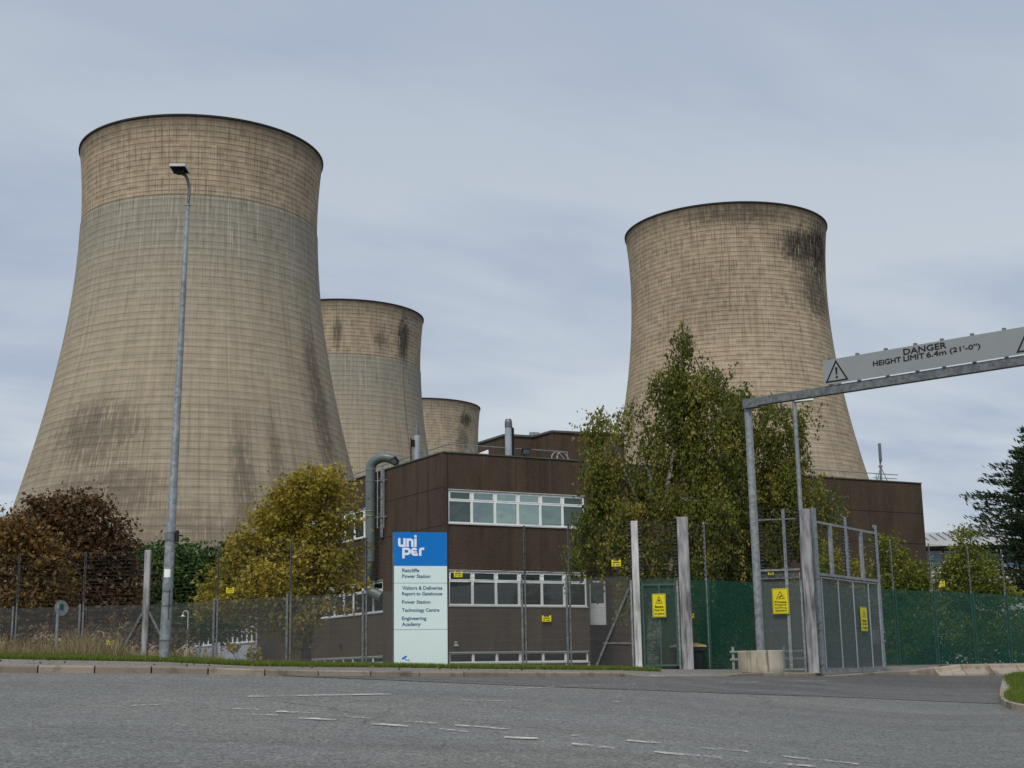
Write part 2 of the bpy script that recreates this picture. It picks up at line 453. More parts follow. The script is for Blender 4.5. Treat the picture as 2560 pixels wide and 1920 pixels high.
        # rain streaks
        s1 = n.noise(n.comb(n.math('MULTIPLY', a, 1.3), n.math('MULTIPLY', z, .035)), 1.0, 5, .7)
        s2 = n.noise(n.comb(n.math('MULTIPLY', a, .12), n.math('MULTIPLY', z, .04)), 1.0, 3, .5)
        stk = n.math('MULTIPLY', n.ramp(s1, .48, .66), n.ramp(s2, .38, .62))
        amt = n.math('ADD', .30, n.math('MULTIPLY', low, .42))
        col = n.mix(n.math('MULTIPLY', stk, amt), col, (.105, .085, .065))
        # lifts catching dirt on the lower shell
        lift = n.ramp(n.noise(n.comb(n.math('MULTIPLY', a, .04), n.math('MULTIPLY', z, .9)), 1.0, 3, .6), .45, .68)
        col = n.mix(n.math('MULTIPLY', lift, n.math('MULTIPLY', low, .42)), col, (.13, .105, .08))
        # dark wet rim
        rim = n.math('ADD', z, n.math('MULTIPLY', n.noise(n.comb(n.math('MULTIPLY', a, .5), z), .35, 4, .7), 7))
        col = n.mix(n.math('MULTIPLY', n.ramp(rim, 112.0, 116.5), .72), col, (.10, .085, .065))
        # drips below the rim
        dr = n.math('MULTIPLY', n.ramp(n.noise(n.comb(n.math('MULTIPLY', a, 1.8), n.math('MULTIPLY', z, .13)), 1.0, 4, .6), .57, .63), n.ramp(z, 62, 96))
        col = n.mix(n.math('MULTIPLY', dr, .55), col, (.075, .06, .045))
        for (a0, z0, da, dz, st) in stains:
            du = n.math('DIVIDE', n.math('SUBTRACT', a, a0), da)
            dv = n.math('DIVIDE', n.math('SUBTRACT', z, z0), dz)
            r2 = n.math('ADD', n.math('MULTIPLY', du, du), n.math('MULTIPLY', dv, dv))
            m_ = n.ramp(r2, 1.3, .1)
            tex = n.noise(n.comb(n.math('MULTIPLY', a, 1.9), n.math('MULTIPLY', z, .13)), 1.0, 5, .75)
            patchy = n.noise(n.comb(n.math('MULTIPLY', a, .35), n.math('MULTIPLY', row, .55)), 1.0, 3, .7)
            tx = n.ramp(n.math('ADD', n.math('ADD', n.math('MULTIPLY', tex, .65), n.math('MULTIPLY', patchy, .35)), n.math('MULTIPLY', m_, .17)), .57, .65)
            col = n.mix(n.math('MULTIPLY', n.math('MULTIPLY', m_, tx), st), col, (.028, .026, .024))
        if haze_mix: col = n.mix(haze_mix, col, (.45, .44, .40))  # distance haze painted into the concrete of the farther towers
        hgt = n.math('SUBTRACT', n.math('MULTIPLY', blk, .15), ln)
        return n.bsdf(col, .93, 0, n.bump(hgt, .5, .12), .15)
    return mat(name, b)

# ------------------------------------------------------------------ mesh builder
class MB:
    def __init__(s): s.v = []; s.f = []; s.t = []; s.uv = None; s.sm = False
    def add(s, vs, fs, tint=.5):
        o = len(s.v)
        s.v += [tuple(v) for v in vs]
        for f in fs: s.f.append(tuple(i + o for i in f)); s.t.append(tint)
        return s
    def box(s, c, size, ax=None, tint=.5):
        """c centre, size along ax = three axis vectors (default world)"""
        ax = ax or (Vector((1, 0, 0)), Vector((0, 1, 0)), Vector((0, 0, 1)))
        c = Vector(c); h = [a * (k / 2) for a, k in zip(ax, size)]
        vs = [c + h[0] * i + h[1] * j + h[2] * k for i in (-1, 1) for j in (-1, 1) for k in (-1, 1)]
        return s.add(vs, [(0, 1, 3, 2), (4, 6, 7, 5), (0, 4, 5, 1), (2, 3, 7, 6), (0, 2, 6, 4), (1, 5, 7, 3)], tint)
    def bbox(s, c, size, ax=None, bev=.01, tint=.5):
        """bevelled box (octagonal section in the first two axes and chamfered ends)"""
        ax = ax or (Vector((1, 0, 0)), Vector((0, 1, 0)), Vector((0, 0, 1)))
        c = Vector(c); hx, hy, hz = [k / 2 for k in size]; b = min(bev, hx * .9, hy * .9, hz * .9)
        def ring(z, e):
            x, y = hx - e, hy - e
            pts = [(-x, -y + b), (-x + b, -y), (x - b, -y), (x, -y + b), (x, y - b), (x - b, y), (-x + b, y), (-x, y - b)]
            return [c + ax[0] * p[0] + ax[1] * p[1] + ax[2] * z for p in pts]
        rings = [ring(-hz, b * .7), ring(-hz + b, 0), ring(hz - b, 0), ring(hz, b * .7)]
        vs = sum(rings, [])
        fs = [tuple(range(7, -1, -1)), tuple(range(24, 32))]
        for r in range(3):
            for i in range(8):
                j = (i + 1) % 8
                fs.append((r * 8 + i, r * 8 + j, r * 8 + 8 + j, r * 8 + 8 + i))
        return s.add(vs, fs, tint)
    def bar(s, a, b, w, d=None, up=None, tint=.5):
        a, b = Vector(a), Vector(b); d = d or w
        z = (b - a); L = z.length; z.normalize()
        up = Vector(up) if up is not None else (Vector((0, 1, 0)) if abs(z.z) > .7 else Vector((0, 0, 1)))
        x = up.cross(z)
        if x.length < 1e-6: x = Vector((1, 0, 0)).cross(z)
        x.normalize(); y = z.cross(x)
        return s.box((a + b) / 2, (w, d, L), (x, y, z), tint)
    def tube(s, pts, r, seg=8, cap=True, tint=.5):
        pts = [Vector(p) for p in pts]
        rs = r if isinstance(r, (list, tuple)) else [r] * len(pts)
        vs = []; fs = []
        n0 = None
        for i, p in enumerate(pts):
            t = (pts[min(i + 1, len(pts) - 1)] - pts[max(i - 1, 0)])
            if t.length < 1e-9: t = Vector((0, 0, 1))
            t.normalize()
            if n0 is None:
                n0 = Vector((1, 0, 0)) if abs(t.x) < .9 else Vector((0, 1, 0))
            n0 = (n0 - t * n0.dot(t))
            if n0.length < 1e-6: n0 = t.orthogonal()
            n0.normalize(); m = t.cross(n0)
            for k in range(seg):
                a = 2 * math.pi * k / seg
                vs.append(p + (n0 * math.cos(a) + m * math.sin(a)) * rs[i])
        for i in range(len(pts) - 1):
            for k in range(seg):
                k2 = (k + 1) % seg
                fs.append((i * seg + k, i * seg + k2, (i + 1) * seg + k2, (i + 1) * seg + k))
        if cap:
            fs.append(tuple(range(seg - 1, -1, -1)))
            fs.append(tuple(range((len(pts) - 1) * seg, len(pts) * seg)))
        return s.add(vs, fs, tint)
    def cyl(s, c, r, h, seg=24, r2=None, tint=.5):
        c = Vector(c)
        return s.tube([c, c + Vector((0, 0, h))], [r, r if r2 is None else r2], seg, True, tint)
    def poly(s, pts, tint=.5):
        return s.add(pts, [tuple(range(len(pts)))], tint)
    def prism(s, pts, off, tint=.5):
        n = len(pts); off = Vector(off)
        vs = [Vector(p) for p in pts] + [Vector(p) + off for p in pts]
        fs = [tuple(range(n - 1, -1, -1)), tuple(range(n, 2 * n))] + [(i, (i + 1) % n, n + (i + 1) % n, n + i) for i in range(n)]
        return s.add(vs, fs, tint)
    def build(s, name, m, parent=None, smooth=False, tints=False):
        me = bpy.data.meshes.new(name)
        root = (0, 0, 0)
        if parent is not None: root = parent.get('_o', (0, 0, 0))
        me.from_pydata([(a - root[0], b - root[1], c - root[2]) for a, b, c in s.v], [], s.f)
        if tints or len(set(s.t)) > 1:
            at = me.attributes.new('tint', 'FLOAT', 'FACE')
            at.data.foreach_set('value', s.t)
        if smooth: me.polygons.foreach_set('use_smooth', [True] * len(me.polygons))
        me.materials.append(M[m] if isinstance(m, str) else m)
        me.update()
        ob = bpy.data.objects.new(name, me)
        COL.objects.link(ob)
        if parent is not None:
            ob.parent = parent; ob['_o'] = root
        else:
            ob['_o'] = (0.0, 0.0, 0.0)
        if smooth:
            try: me.set_sharp_from_angle(angle=R(40))
            except Exception: pass
        return ob

def thing(name, label, cat, loc, group=None):
    o = bpy.data.objects.new(name, None)
    COL.objects.link(o)
    o.empty_display_size = .3
    o.location = loc; o['_o'] = tuple(float(v) for v in loc)
    o['label'] = label; o['category'] = cat
    if group: o['group'] = group
    return o
def tag(o, label=None, cat=None, group=None, kind=None):
    for k, v in (('label', label), ('category', cat), ('group', group), ('kind', kind)):
        if v: o[k] = v
    return o
def recentre(o, loc):
    """move the origin of a one-mesh thing to its base"""
    loc = Vector(loc)
    o.data.transform(Matrix.Translation(-loc)); o.location = loc
    return o

_tc = {}
def text(s, org, rt, up, width, height, name, m, parent, bold=0.0):
    """lettering fitted to a box: org = lower-left corner"""
    key = (s, bold)
    if key not in _tc:
        cu = bpy.data.curves.new('t', 'FONT'); cu.body = s; cu.size = 1; cu.offset = bold; cu.resolution_u = 3
        cu.fill_mode = 'FRONT'
        o = bpy.data.objects.new('t', cu); COL.objects.link(o)
        bpy.context.view_layer.update()
        dg = bpy.context.evaluated_depsgraph_get()
        me = bpy.data.meshes.new_from_object(o.evaluated_get(dg))
        vs = [tuple(v.co) for v in me.vertices]; fs = [tuple(p.vertices) for p in me.polygons]
        bpy.data.objects.remove(o); bpy.data.meshes.remove(me); bpy.data.curves.remove(cu)
        _tc[key] = (vs, fs)
    vs, fs = _tc[key]
    x0 = min(v[0] for v in vs); x1 = max(v[0] for v in vs); y0 = min(v[1] for v in vs); y1 = max(v[1] for v in vs)
    org = Vector(org); rt = Vector(rt); up = Vector(up)
    b = MB()
    b.add([org + rt * ((v[0] - x0) / (x1 - x0) * width) + up * ((v[1] - y0) / (y1 - y0) * height) for v in vs], fs)
    return b.build(name, m, parent)

def strip(path, w):
    """flat stroke of constant width in 2D without overlapping faces"""
    n = len(path); L = []; Rr = []
    for i, p in enumerate(path):
        a = path[max(i - 1, 0)]; c = path[min(i + 1, n - 1)]
        d1 = (Vector((p[0] - a[0], p[1] - a[1])) if i > 0 else None)
        d2 = (Vector((c[0] - p[0], c[1] - p[1])) if i < n - 1 else None)
        ds = [d.normalized() for d in (d1, d2) if d is not None]
        t = sum(ds, Vector((0, 0))).normalized()
        nn = Vector((-t.y, t.x)); k = w / 2 / max(.4, nn.dot(Vector((-ds[0].y, ds[0].x))))
        L.append((p[0] + nn.x * k, p[1] + nn.y * k)); Rr.append((p[0] - nn.x * k, p[1] - nn.y * k))
    return L + Rr, [(i, i + 1, n + i + 1, n + i) for i in range(n - 1)]
def arc(cx, cy, rx, ry, a0, a1, k=10):
    return [(cx + rx * math.cos(R(a0 + (a1 - a0) * i / k)), cy + ry * math.sin(R(a0 + (a1 - a0) * i / k))) for i in range(k + 1)]

Z3 = Vector((0, 0, 1))
# ------------------------------------------------------------------ ground, road, pavement, kerb
def us(a, b, step):
    n = max(2, int((b - a) / step)); return [a + (b - a) * i / n for i in range(n + 1)]
def grid_mesh(name, m, ulist, rowsf, kind='structure'):
    """rowsf(u) -> list of points"""
    b = MB(); rows = [rowsf(u) for u in ulist]; k = len(rows[0])
    vs = sum(rows, [])
    fs = [(i * k + j, (i + 1) * k + j, (i + 1) * k + j + 1, i * k + j + 1) for i in range(len(rows) - 1) for j in range(k - 1)]
    b.add(vs, fs)
    o = b.build(name, m, None, smooth=True)
    return tag(o, kind=kind)
ulist = sorted(set(us(-3, -.6, .2) + us(-.6, .6, .005) + us(.6, 3, .2) + CU))
ulist = [u for u in ulist if -3.0 <= u <= 3.0]
def uc(u): return max(-1.2, min(1.2, u))
grid_mesh('road', 'asphalt', ulist, lambda u: [Vector((u * y, y, -1.6 + (stations(uc(u))[0][1] + 1.6) * y / stations(uc(u))[0][0])) for y in
          [3 + (stations(uc(u))[0][0] - 3) * k / 14 for k in range(15)]])
b = MB()
sl = [(-90, -.0), (-9, 0), (-3, 0), (0, 0), (3, 0), (9, 0), (90, 0)]
vs = []
for x, _ in sl:
    for y in (-80, -20, 0, 3.0):
        vs.append((x, y, -1.6 + (max(0, y) * (stations(uc(x / 3))[0][1] + 1.6) / stations(uc(x / 3))[0][0]) - (.004 if y >= 3 else 0)))
b.add(vs, [(i * 4 + j, (i + 1) * 4 + j, (i + 1) * 4 + j + 1, i * 4 + j + 1) for i in range(6) for j in range(3)])
tag(b.build('road_behind', 'asphalt'), kind='structure').name = 'road'

def st(u, k, dz=0.0):
    y, z = stations(uc(u))[k]; return Vector((u * y, y, z + dz))
UG = u_of(1640)
grid_mesh('pavement', 'footpath', ulist, lambda u: [st(u, 1, -.004), st(u, 2)])
grid_mesh('verge', 'turf', [u for u in ulist if u <= u_of(1560)] + [u_of(1560), u_of(1646)], lambda u: [st(u, 2), st(u, 3), st(u, 4)] if u < UG else [st(u, 3), st(u, 3) + Vector((0, .3, 0)), st(u, 4)])
grid_mesh('forecourt', 'footpath', [u_of(1560), u_of(1600)] + [u for u in ulist if u > u_of(1602)], lambda u: [st(u, 2, -.003), st(u, 3, -.006), st(u, 4, -.006), st(u, 5, -.006)])
grid_mesh('ground', 'ground', ulist, lambda u: [st(u, 2, -.06), st(u, 3, -.06), st(u, 4, -.03), st(u, 5, -.03), st(u, 6, -.03),
          Vector((u * 200, 200, -.6)), Vector((u * 900, 900, -.6)), Vector((u * 6000, 6000, -.6))])

# newer darker tarmac laid across the mouth of the entrance
edge = [(700, 1690), (758, 1692.5), (1000, 1702), (1260, 1713), (1466, 1721), (1848, 1735), (2142, 1745), (2512, 1761), (2900, 1778), (3600, 1810)]
b = MB(); vs = []; nE = 60
def on_road(u, Y, dz):
    s = stations(uc(u))[0]; return Vector((u * Y, Y, -1.6 + (s[1] + 1.6) * Y / s[0] + dz))
tab = []
for k in range(len(edge) - 1):
    for q in range(8):
        g = G(edge[k][0] + (edge[k + 1][0] - edge[k][0]) * q / 8, edge[k][1] + (edge[k + 1][1] - edge[k][1]) * q / 8); tab.append((g.x / g.y, g.y))
pu_ = [u for u in ulist if tab[0][0] <= u <= min(tab[-1][0], 1.2)]
for u in pu_:
    ye = stations(uc(u))[0][0]; yn = min(float(np.interp(u, [t[0] for t in tab], [t[1] for t in tab])), ye - .02)
    for j in range(5):
        vs.append(on_road(u, yn + (ye - yn) * j / 4, .008))
nE = len(pu_) - 1
b.add(vs, [(i * 5 + j, (i + 1) * 5 + j, (i + 1) * 5 + j + 1, i * 5 + j + 1) for i in range(nE) for j in range(4)])
tag(b.build('road_patch', 'asphalt_dark', None, True), kind='structure').name = 'road_resurfacing'

# worn paint
marks = [
 [(332, 1766), (440, 1762)], [(500, 1777), (541, 1779)], [(564, 1773), (647, 1776)], [(690, 1780.5), (790, 1785)],
 [(840, 1791.5), (929, 1797)], [(974, 1803), (1093, 1811)], [(1137, 1815.5), (1276, 1825.5)],
 [(602, 1787), (694, 1790.5)], [(746, 1797.5), (840, 1801.5)], [(928, 1811), (1020, 1818)], [(1099, 1825), (1175, 1831.5)],
 [(620, 1743), (974, 1737)], [(1116, 1750.5), (1310, 1755)],
 [(1260, 1725), (1440, 1716), (1621, 1711)], [(1777, 1708.5), (2065, 1703)], [(1528, 1755), (1552, 1756.5)],
 [(1427, 1841.5), (1456, 1839.5)], [(1260, 1846), (1345, 1849)], [(1430, 1862), (1536, 1873)], [(1636, 1883), (1804, 1896.5)],
 [(1568, 1854), (1654, 1860.5)], [(1753, 1871), (1871, 1881.5)], [(1959, 1893.5), (2147, 1913)], [(1894, 1908), (2042, 1919)],
 [(1510, 1690.5), (1780, 1689.5)],
]
for i, pl in enumerate(marks):
    w = .045 if i == 12 else (.09 if i in (0, 1, 2, 7, 13, 14, 15, 16, 25) else .17)
    b = MB()
    pts = []
    for (a, c) in zip(pl, pl[1:]):
        for k in range(9):
            pts.append((a[0] + (c[0] - a[0]) * k / 8, a[1] + (c[1] - a[1]) * k / 8))
    vs = []
    for q in pts:
        g = G(*q)
        for s in (-1, 1):
            u = (g.x) / (g.y + s * w / 2)
            vs.append(on_road(u, g.y + s * w / 2, .014))
    n = len(pts)
    b.add(vs, [(2 * k, 2 * k + 2, 2 * k + 3, 2 * k + 1) for k in range(n - 1)])
    tag(b.build('road_marking', 'road_paint'), kind='structure')

# kerb stones along the road edge
def kerb():
    b = MB(); rnd = random.Random(3)
    u = u_of(-900); pts = []
    while u < u_of(3300):
        p0 = st(u, 0); q0 = st(u, 1)
        # march .915 m
        u2 = u
        while (Vector((st(u2, 0).x, st(u2, 0).y, 0)) - Vector((p0.x, p0.y, 0))).length < .915: u2 += .0008
        p1 = st(u2, 0); q1 = st(u2, 1)
        d = Vector((p1.x - p0.x, p1.y - p0.y, 0)).normalized(); nrm = Vector((-d.y, d.x, 0))
        g = .013
        a = Vector((p0.x, p0.y, 0)) + d * g; c = Vector((p1.x, p1.y, 0)) - d * g
        za, zc = q0.z + .008, q1.z + .008; la, lc = p0.z - .08, p1.z - .08
        trief = u_of(2325) < u
        prof = [(0, 0.0, 0), (0, 1, -.025), (.02, 1, 0), (.30 if trief else .14, 1, 0), (.30 if trief else .14, 0, 0)]
        if trief:
            prof = [(-.22, 0.0, 0), (-.20, .32, 0), (-.03, .72, 0), (.0, 1, -.03), (.05, 1, 0), (.32, 1, 0), (.32, 0, 0)]
        A = [a + nrm * x + Z3 * (la + (za - la) * t + o) for x, t, o in prof]
        C = [c + nrm * x + Z3 * (lc + (zc - lc) * t + o) for x, t, o in prof]
        k = len(prof)
        b.add(A + C, [(i, i + 1, k + i + 1, k + i) for i in range(k - 1)] + [tuple(range(k))[::-1], tuple(range(k, 2 * k))],
              (.75 + .25 * rnd.random()) if trief else rnd.random() * .7)
        u = u2
    return b
tag(kerb().build('kerb', 'kerb', None, False, True), kind='structure')

# island in the carriageway at the right
out = [(2519.6, 1698), (2508, 1708), (2502, 1720), (2496.5, 1737), (2499, 1755), (2514, 1770), (2560, 1781), (2640, 1790), (2760, 1792), (2880, 1780), (2900, 1755), (2850, 1720), (2760, 1700), (2640, 1693), (2560, 1692.5)]
op = [G(*p) for p in out]
cen = sum(op, Vector()) / len(op)
n = len(op)
inn = [p + (Vector((cen.x - p.x, cen.y - p.y, 0)).normalized()) * .34 + Z3 * .13 for p in op]
mid = [p + (Vector((cen.x - p.x, cen.y - p.y, 0)).normalized()) * .06 + Z3 * .115 for p in op]
b = MB(); rnd = random.Random(5)
fine = 4
def dens(ps):
    r = []
    for i in range(n):
        p0, p1, p2, p3 = ps[i - 1], ps[i], ps[(i + 1) % n], ps[(i + 2) % n]
        for k in range(fine):
            t = k / fine
            r.append(.5 * ((2 * p1) + (p2 - p0) * t + (2 * p0 - 5 * p1 + 4 * p2 - p3) * t * t + (3 * p1 - p0 - 3 * p2 + p3) * t ** 3))
    return r
O_, M_, I_ = dens([p - Z3 * .05 for p in op]), dens(mid), dens(inn)
for i in range(0, len(O_)):
    j = (i + 1) % len(O_)
    b.add([O_[i], O_[j], M_[i], M_[j], I_[i], I_[j], I_[i] - Z3 * .2, I_[j] - Z3 * .2], [(0, 1, 3, 2), (2, 3, 5, 4), (4, 5, 7, 6)], .55 + .4 * rnd.random() if i % 2 else .6)
ik = tag(b.build('island_kerb', 'kerb', None, False, True), kind='structure')
b = MB(); b.add([p - Z3 * .03 for p in I_] + [cen + Z3 * .2], [(i, (i + 1) % len(I_), len(I_)) for i in range(len(I_))])
tag(b.build('island_verge', 'turf'), kind='structure')
ISL = (I_, cen)

# ------------------------------------------------------------------ leaves & grass helpers
def leaf_mesh(name, m, pts, size, parent=None, aspect=.6, updir=None, tint=None, sizev=.6, orient=None, kind=None):
    """pts (n,3) world positions -> many small leaf quads (diamond shaped)"""
    pts = np.asarray(pts, dtype=np.float64); n = len(pts)
    if orient is None:
        a = RNG.normal(size=(n, 3))
    else:
        a = orient + RNG.normal(size=(n, 3)) * .45
    a /= np.linalg.norm(a, axis=1, keepdims=True) + 1e-9
    r = RNG.normal(size=(n, 3)); bb = np.cross(a, r); bb /= np.linalg.norm(bb, axis=1, keepdims=True) + 1e-9
    s = size * (1 + sizev * (RNG.random((n, 1)) * 2 - 1))
    v = np.empty((n, 4, 3))
    v[:, 0] = pts - a * s * .5; v[:, 2] = pts + a * s * .5
    v[:, 1] = pts + bb * s * aspect * .5; v[:, 3] = pts - bb * s * aspect * .5
    root = parent['_o'] if parent is not None else (0, 0, 0)
    v = v.reshape(-1, 3) - np.array(root)
    me = bpy.data.meshes.new(name)
    me.vertices.add(n * 4); me.vertices.foreach_set('co', v.ravel())
    me.loops.add(n * 4); me.loops.foreach_set('vertex_index', np.arange(n * 4, dtype=np.int32))
    me.polygons.add(n); me.polygons.foreach_set('loop_start', np.arange(0, n * 4, 4, dtype=np.int32))
    try: me.polygons.foreach_set('loop_total', np.full(n, 4, dtype=np.int32))
    except Exception: pass
    me.update(calc_edges=True)
    at = me.attributes.new('tint', 'FLOAT', 'FACE')
    if tint is None: tint = RNG.random(n)
    at.data.foreach_set('value', np.clip(tint, 0, 1).astype(np.float32))
    me.materials.append(M[m]); me.validate()
    ob = bpy.data.objects.new(name, me); COL.objects.link(ob)
    if parent is not None: ob.parent = parent; ob['_o'] = root
    else: ob['_o'] = (0., 0., 0.)
    if kind: ob['kind'] = kind
    return ob

def noise3(p, seed):
    r = np.random.default_rng(seed); s = np.zeros(len(p))
    for k in range(7):
        w = r.normal(size=3) * (1.1 + .5 * k); s += np.sin(p @ w + r.random() * 6.28) / (1 + .35 * k)
    return s / 2.6

def blob_points(blobs, per, clump=.35, nclump=None, seed=1, shell=.55, dens=None):
    """sprays of leaves: clump centres in the outer shell of each ellipsoid, leaves around each clump"""
    r = np.random.default_rng(seed); P_ = []; O = []
    for bi, (c, rad) in enumerate(blobs):
        nc = max(5, int(per * (dens[bi] if dens else 1) * rad[0] * (rad[2] * .5 + rad[1] * .5) * 2.3))
        d = r.normal(size=(nc, 3)); d /= np.linalg.norm(d, axis=1, keepdims=True)
        rr = (shell + (1.03 - shell) * r.random((nc, 1)) ** .6)
        cc = np.array(c) + d * rr * np.array(rad)
        for k in range(nc):
            m_ = int(r.integers(16, 30))
            o = r.normal(size=(m_, 3)) * clump * np.array([1, 1, .55]) * (.6 + .8 * r.random())
            P_.append(cc[k] + o + d[k] * 0); O.append(np.tile(d[k], (m_, 1)))
    return np.concatenate(P_), np.concatenate(O)

def limbs(b, base, tips, r0, seg=7, sag=0.0, rnd=None):
    for t in tips:
        t = Vector(t); s = Vector(base)
        L = (t - s).length
        m1 = s.lerp(t, .35) + Vector((rnd.uniform(-.05, .05) * L, rnd.uniform(-.05, .05) * L, .10 * L))
        m2 = s.lerp(t, .7) + Vector((rnd.uniform(-.04, .04) * L, rnd.uniform(-.04, .04) * L, .08 * L))
        b.tube([s, m1, m2, t], [r0, r0 * .65, r0 * .38, r0 * .12], seg)

def pxblobs(lst, Y):
    """(px, py, rx px, ry px, depth offset) -> world ellipsoids at depth Y"""
    k = Y / F; o = []
    for q in lst:
        dy = q[4] if len(q) > 4 else 0
        c = P(q[0], q[1], Y + dy)
        rx, rz = q[2] * k, q[3] * k
        o.append((tuple(c), (rx, max(rx * .9, .4), rz)))
    return o

def broad_tree(name, label, base, Y, blobs, per, leaf, m, barkm='bark', trunk_r=.22, clump=.35, seed=1, fork=.35, group=None, extra=None, shell=.5, cat='tree', tintf=None):
    bl = pxblobs(blobs, Y)
    bp = P(base[0], base[1], Y); bp.z = H(bp.x, bp.y) - .05
    root = thing(name, label, cat, bp, group)
    rnd = random.Random(seed)
    top = Vector(max((c for c, r in bl), key=lambda c: c[2]))
    fk = bp.lerp(top, fork)
    t = MB()
    t.tube([bp, bp.lerp(fk, .5) + Vector((rnd.uniform(-.1, .1), 0, 0)), fk, fk.lerp(top, .6), top], [trunk_r, trunk_r * .85, trunk_r * .7, trunk_r * .35, trunk_r * .08], 9)
    tips = []
    for c, r in bl:
        for _ in range(3):
            tips.append(Vector(c) + Vector((rnd.uniform(-.6, .6) * r[0], rnd.uniform(-.5, .5) * r[1], rnd.uniform(-.3, .7) * r[2])))
    limbs(t, bp.lerp(fk, .8), tips, trunk_r * .32, 6, 0, rnd)
    t.build('trunk', barkm, root, True)
    pts, ori = blob_points(bl, per, clump, seed=seed, shell=shell, dens=[q[5] if len(q) > 5 else 1 for q in blobs])
    nz = noise3(pts * .9, seed)
    # natural gaps
    keep = RNG.random(len(pts)) < np.clip(1.05 + .5 * noise3(pts * 1.6, seed + 3), .3, 1)
    pts, ori, nz = pts[keep], ori[keep], nz[keep]
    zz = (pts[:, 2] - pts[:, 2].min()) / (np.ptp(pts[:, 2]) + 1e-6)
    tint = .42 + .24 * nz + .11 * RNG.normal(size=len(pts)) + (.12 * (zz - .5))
    if tintf is not None: tint = tintf(pts, tint)
    leaf_mesh('crown', m, pts, leaf, root, tint=tint)
    return root

# ------------------------------------------------------------------ cooling towers
SHP = (25.34, 97.5, 63.35, 55.1)
def trad(z):
    r0, zt, cl, cu = SHP
    c = cl if z < zt else cu
    return r0 * math.sqrt(1 + ((z - zt) / c) ** 2)
def tower(label, X, Y, band_px, stains, haze_mix=0.0, cable=False, seg=192):
    root = thing('cooling_tower', label, 'cooling tower', (X, Y, -1), 'concrete cooling towers')
    D = math.hypot(X, Y); band = None
    if band_px:
        k = 1 - trad(85) / D
        band = zat(X * k, Y * k, band_px)
    m = towerm('tower_concrete', band, stains, haze_mix)
    face = math.atan2(-Y, -X)
    zs = [-1 + 113 * i / 95 for i in range(96)] + [112.6, 113.0]
    b = MB(); k = len(zs); vs = []; fs = []
    for i in range(seg + 1):
        th = face + 2 * math.pi * (i / seg - .5)
        for z in zs:
            r = trad(z)
            if band and z < band: r += .16
            vs.append((X + r * math.cos(th), Y + r * math.sin(th), z))
    for i in range(seg):
        for j in range(k - 1):
            fs.append((i * k + j, (i + 1) * k + j, (i + 1) * k + j + 1, i * k + j + 1))
    b.add(vs, fs)
    sh = b.build('shell', m, root, True)
    uvl = sh.data.uv_layers.new(name='UVMap')
    vi = np.empty(len(sh.data.loops), dtype=np.int32); sh.data.loops.foreach_get('vertex_index', vi)
    uvs = np.empty((len(vi), 2), dtype=np.float32)
    uvs[:, 0] = ((vi // k) / seg - .5) * 360.0
    uvs[:, 1] = np.array(zs, dtype=np.float32)[vi % k]
    uvl.data.foreach_set('uv', uvs.ravel())
    b = MB(); n = seg; vs = []
    for i in range(n):
        th = 2 * math.pi * i / n
        for (dr, z) in ((.02, 112.72), (.22, 112.8), (.24, 113.15), (-.5, 113.2), (-.6, 112.6)):
            r = trad(113) + dr
            vs.append((X + r * math.cos(th), Y + r * math.sin(th), z))
    b.add(vs, [(i * 5 + j, ((i + 1) % n) * 5 + j, ((i + 1) % n) * 5 + (j + 1) % 5, i * 5 + (j + 1) % 5) for i in range(n) for j in range(5)])
    b.build('rim', 'tower_rim', root, True)
    if cable:
        th = face + R(48)
        b = MB()
        b.tube([(X + (trad(z) + .3) * math.cos(th), Y + (trad(z) + .3) * math.sin(th), z) for z in range(10, int(band or 90) + 1, 4)], .05, 5)
        b.build('cable_run', 'twig', root)
    return root
M['tower_rim'] = simple('tower_rim', (.035, .032, .03), .9)
tower('largest cooling tower, at left behind the tall street lamp, with pale collar over grey shell', -68.0, 293.8, 487,
      [(-36, 47, 24, 9, .50), (-28, 35, 26, 7, .42), (54, 55, 9, 26, .55), (15, 36, 5, 18, .45), (27, 40, 4, 16, .4), (-8, 25, 45, 9, .3), (40, 30, 20, 10, .3)], 0.0)
tower('middle-distance cooling tower partly hidden by the largest one, with black streaks on its collar', -54.8, 437.8, 884,
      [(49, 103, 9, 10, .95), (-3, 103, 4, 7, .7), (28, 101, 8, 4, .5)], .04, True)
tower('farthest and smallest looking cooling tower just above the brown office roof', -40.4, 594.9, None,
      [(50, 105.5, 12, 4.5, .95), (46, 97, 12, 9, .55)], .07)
tower('right-hand cooling tower standing alone behind the birches, black staining at its upper right', 57.1, 353.8, None,
      [(66, 104, 22, 10, 1.0), (46, 103, 20, 7, .9), (60, 92, 22, 10, .7), (8, 110, 42, 4, .55), (30, 36, 26, 8, .5), (-15, 88, 40, 14, .25)], 0.0)

# ------------------------------------------------------------------ buildings
class Face:
    def __init__(s, O, ang):
        s.O = Vector((O[0], O[1], 0)); s.D = Vector((math.sin(ang), math.cos(ang), 0))
        n = Vector((s.D.y, -s.D.x, 0))
        s.N = n if n.dot(-s.O) > 0 else -n          # outwards, towards the viewer
    def at(s, px, py):
        """(s, z) on the face for what is seen at a pixel"""
        q = P(px, py, 1.0)
        # O + D t = k (qx, 1)
        det = -s.D.x * 1 + s.D.y * q.x
        t = (s.O.x * 1 - s.O.y * q.x) / det
        k = s.O.y + s.D.y * t
        return t, q.z * k
    def p(s, t, z, out=0.0): return s.O + s.D * t + s.N * out + Z3 * z
    def box(s, b, t0, t1, z0, z1, o0, o1, tint=.5):
        return b.box(s.p((t0 + t1) / 2, (z0 + z1) / 2, (o0 + o1) / 2), (abs(t1 - t0), abs(o1 - o0), z1 - z0), (s.D, s.N, Z3), tint)
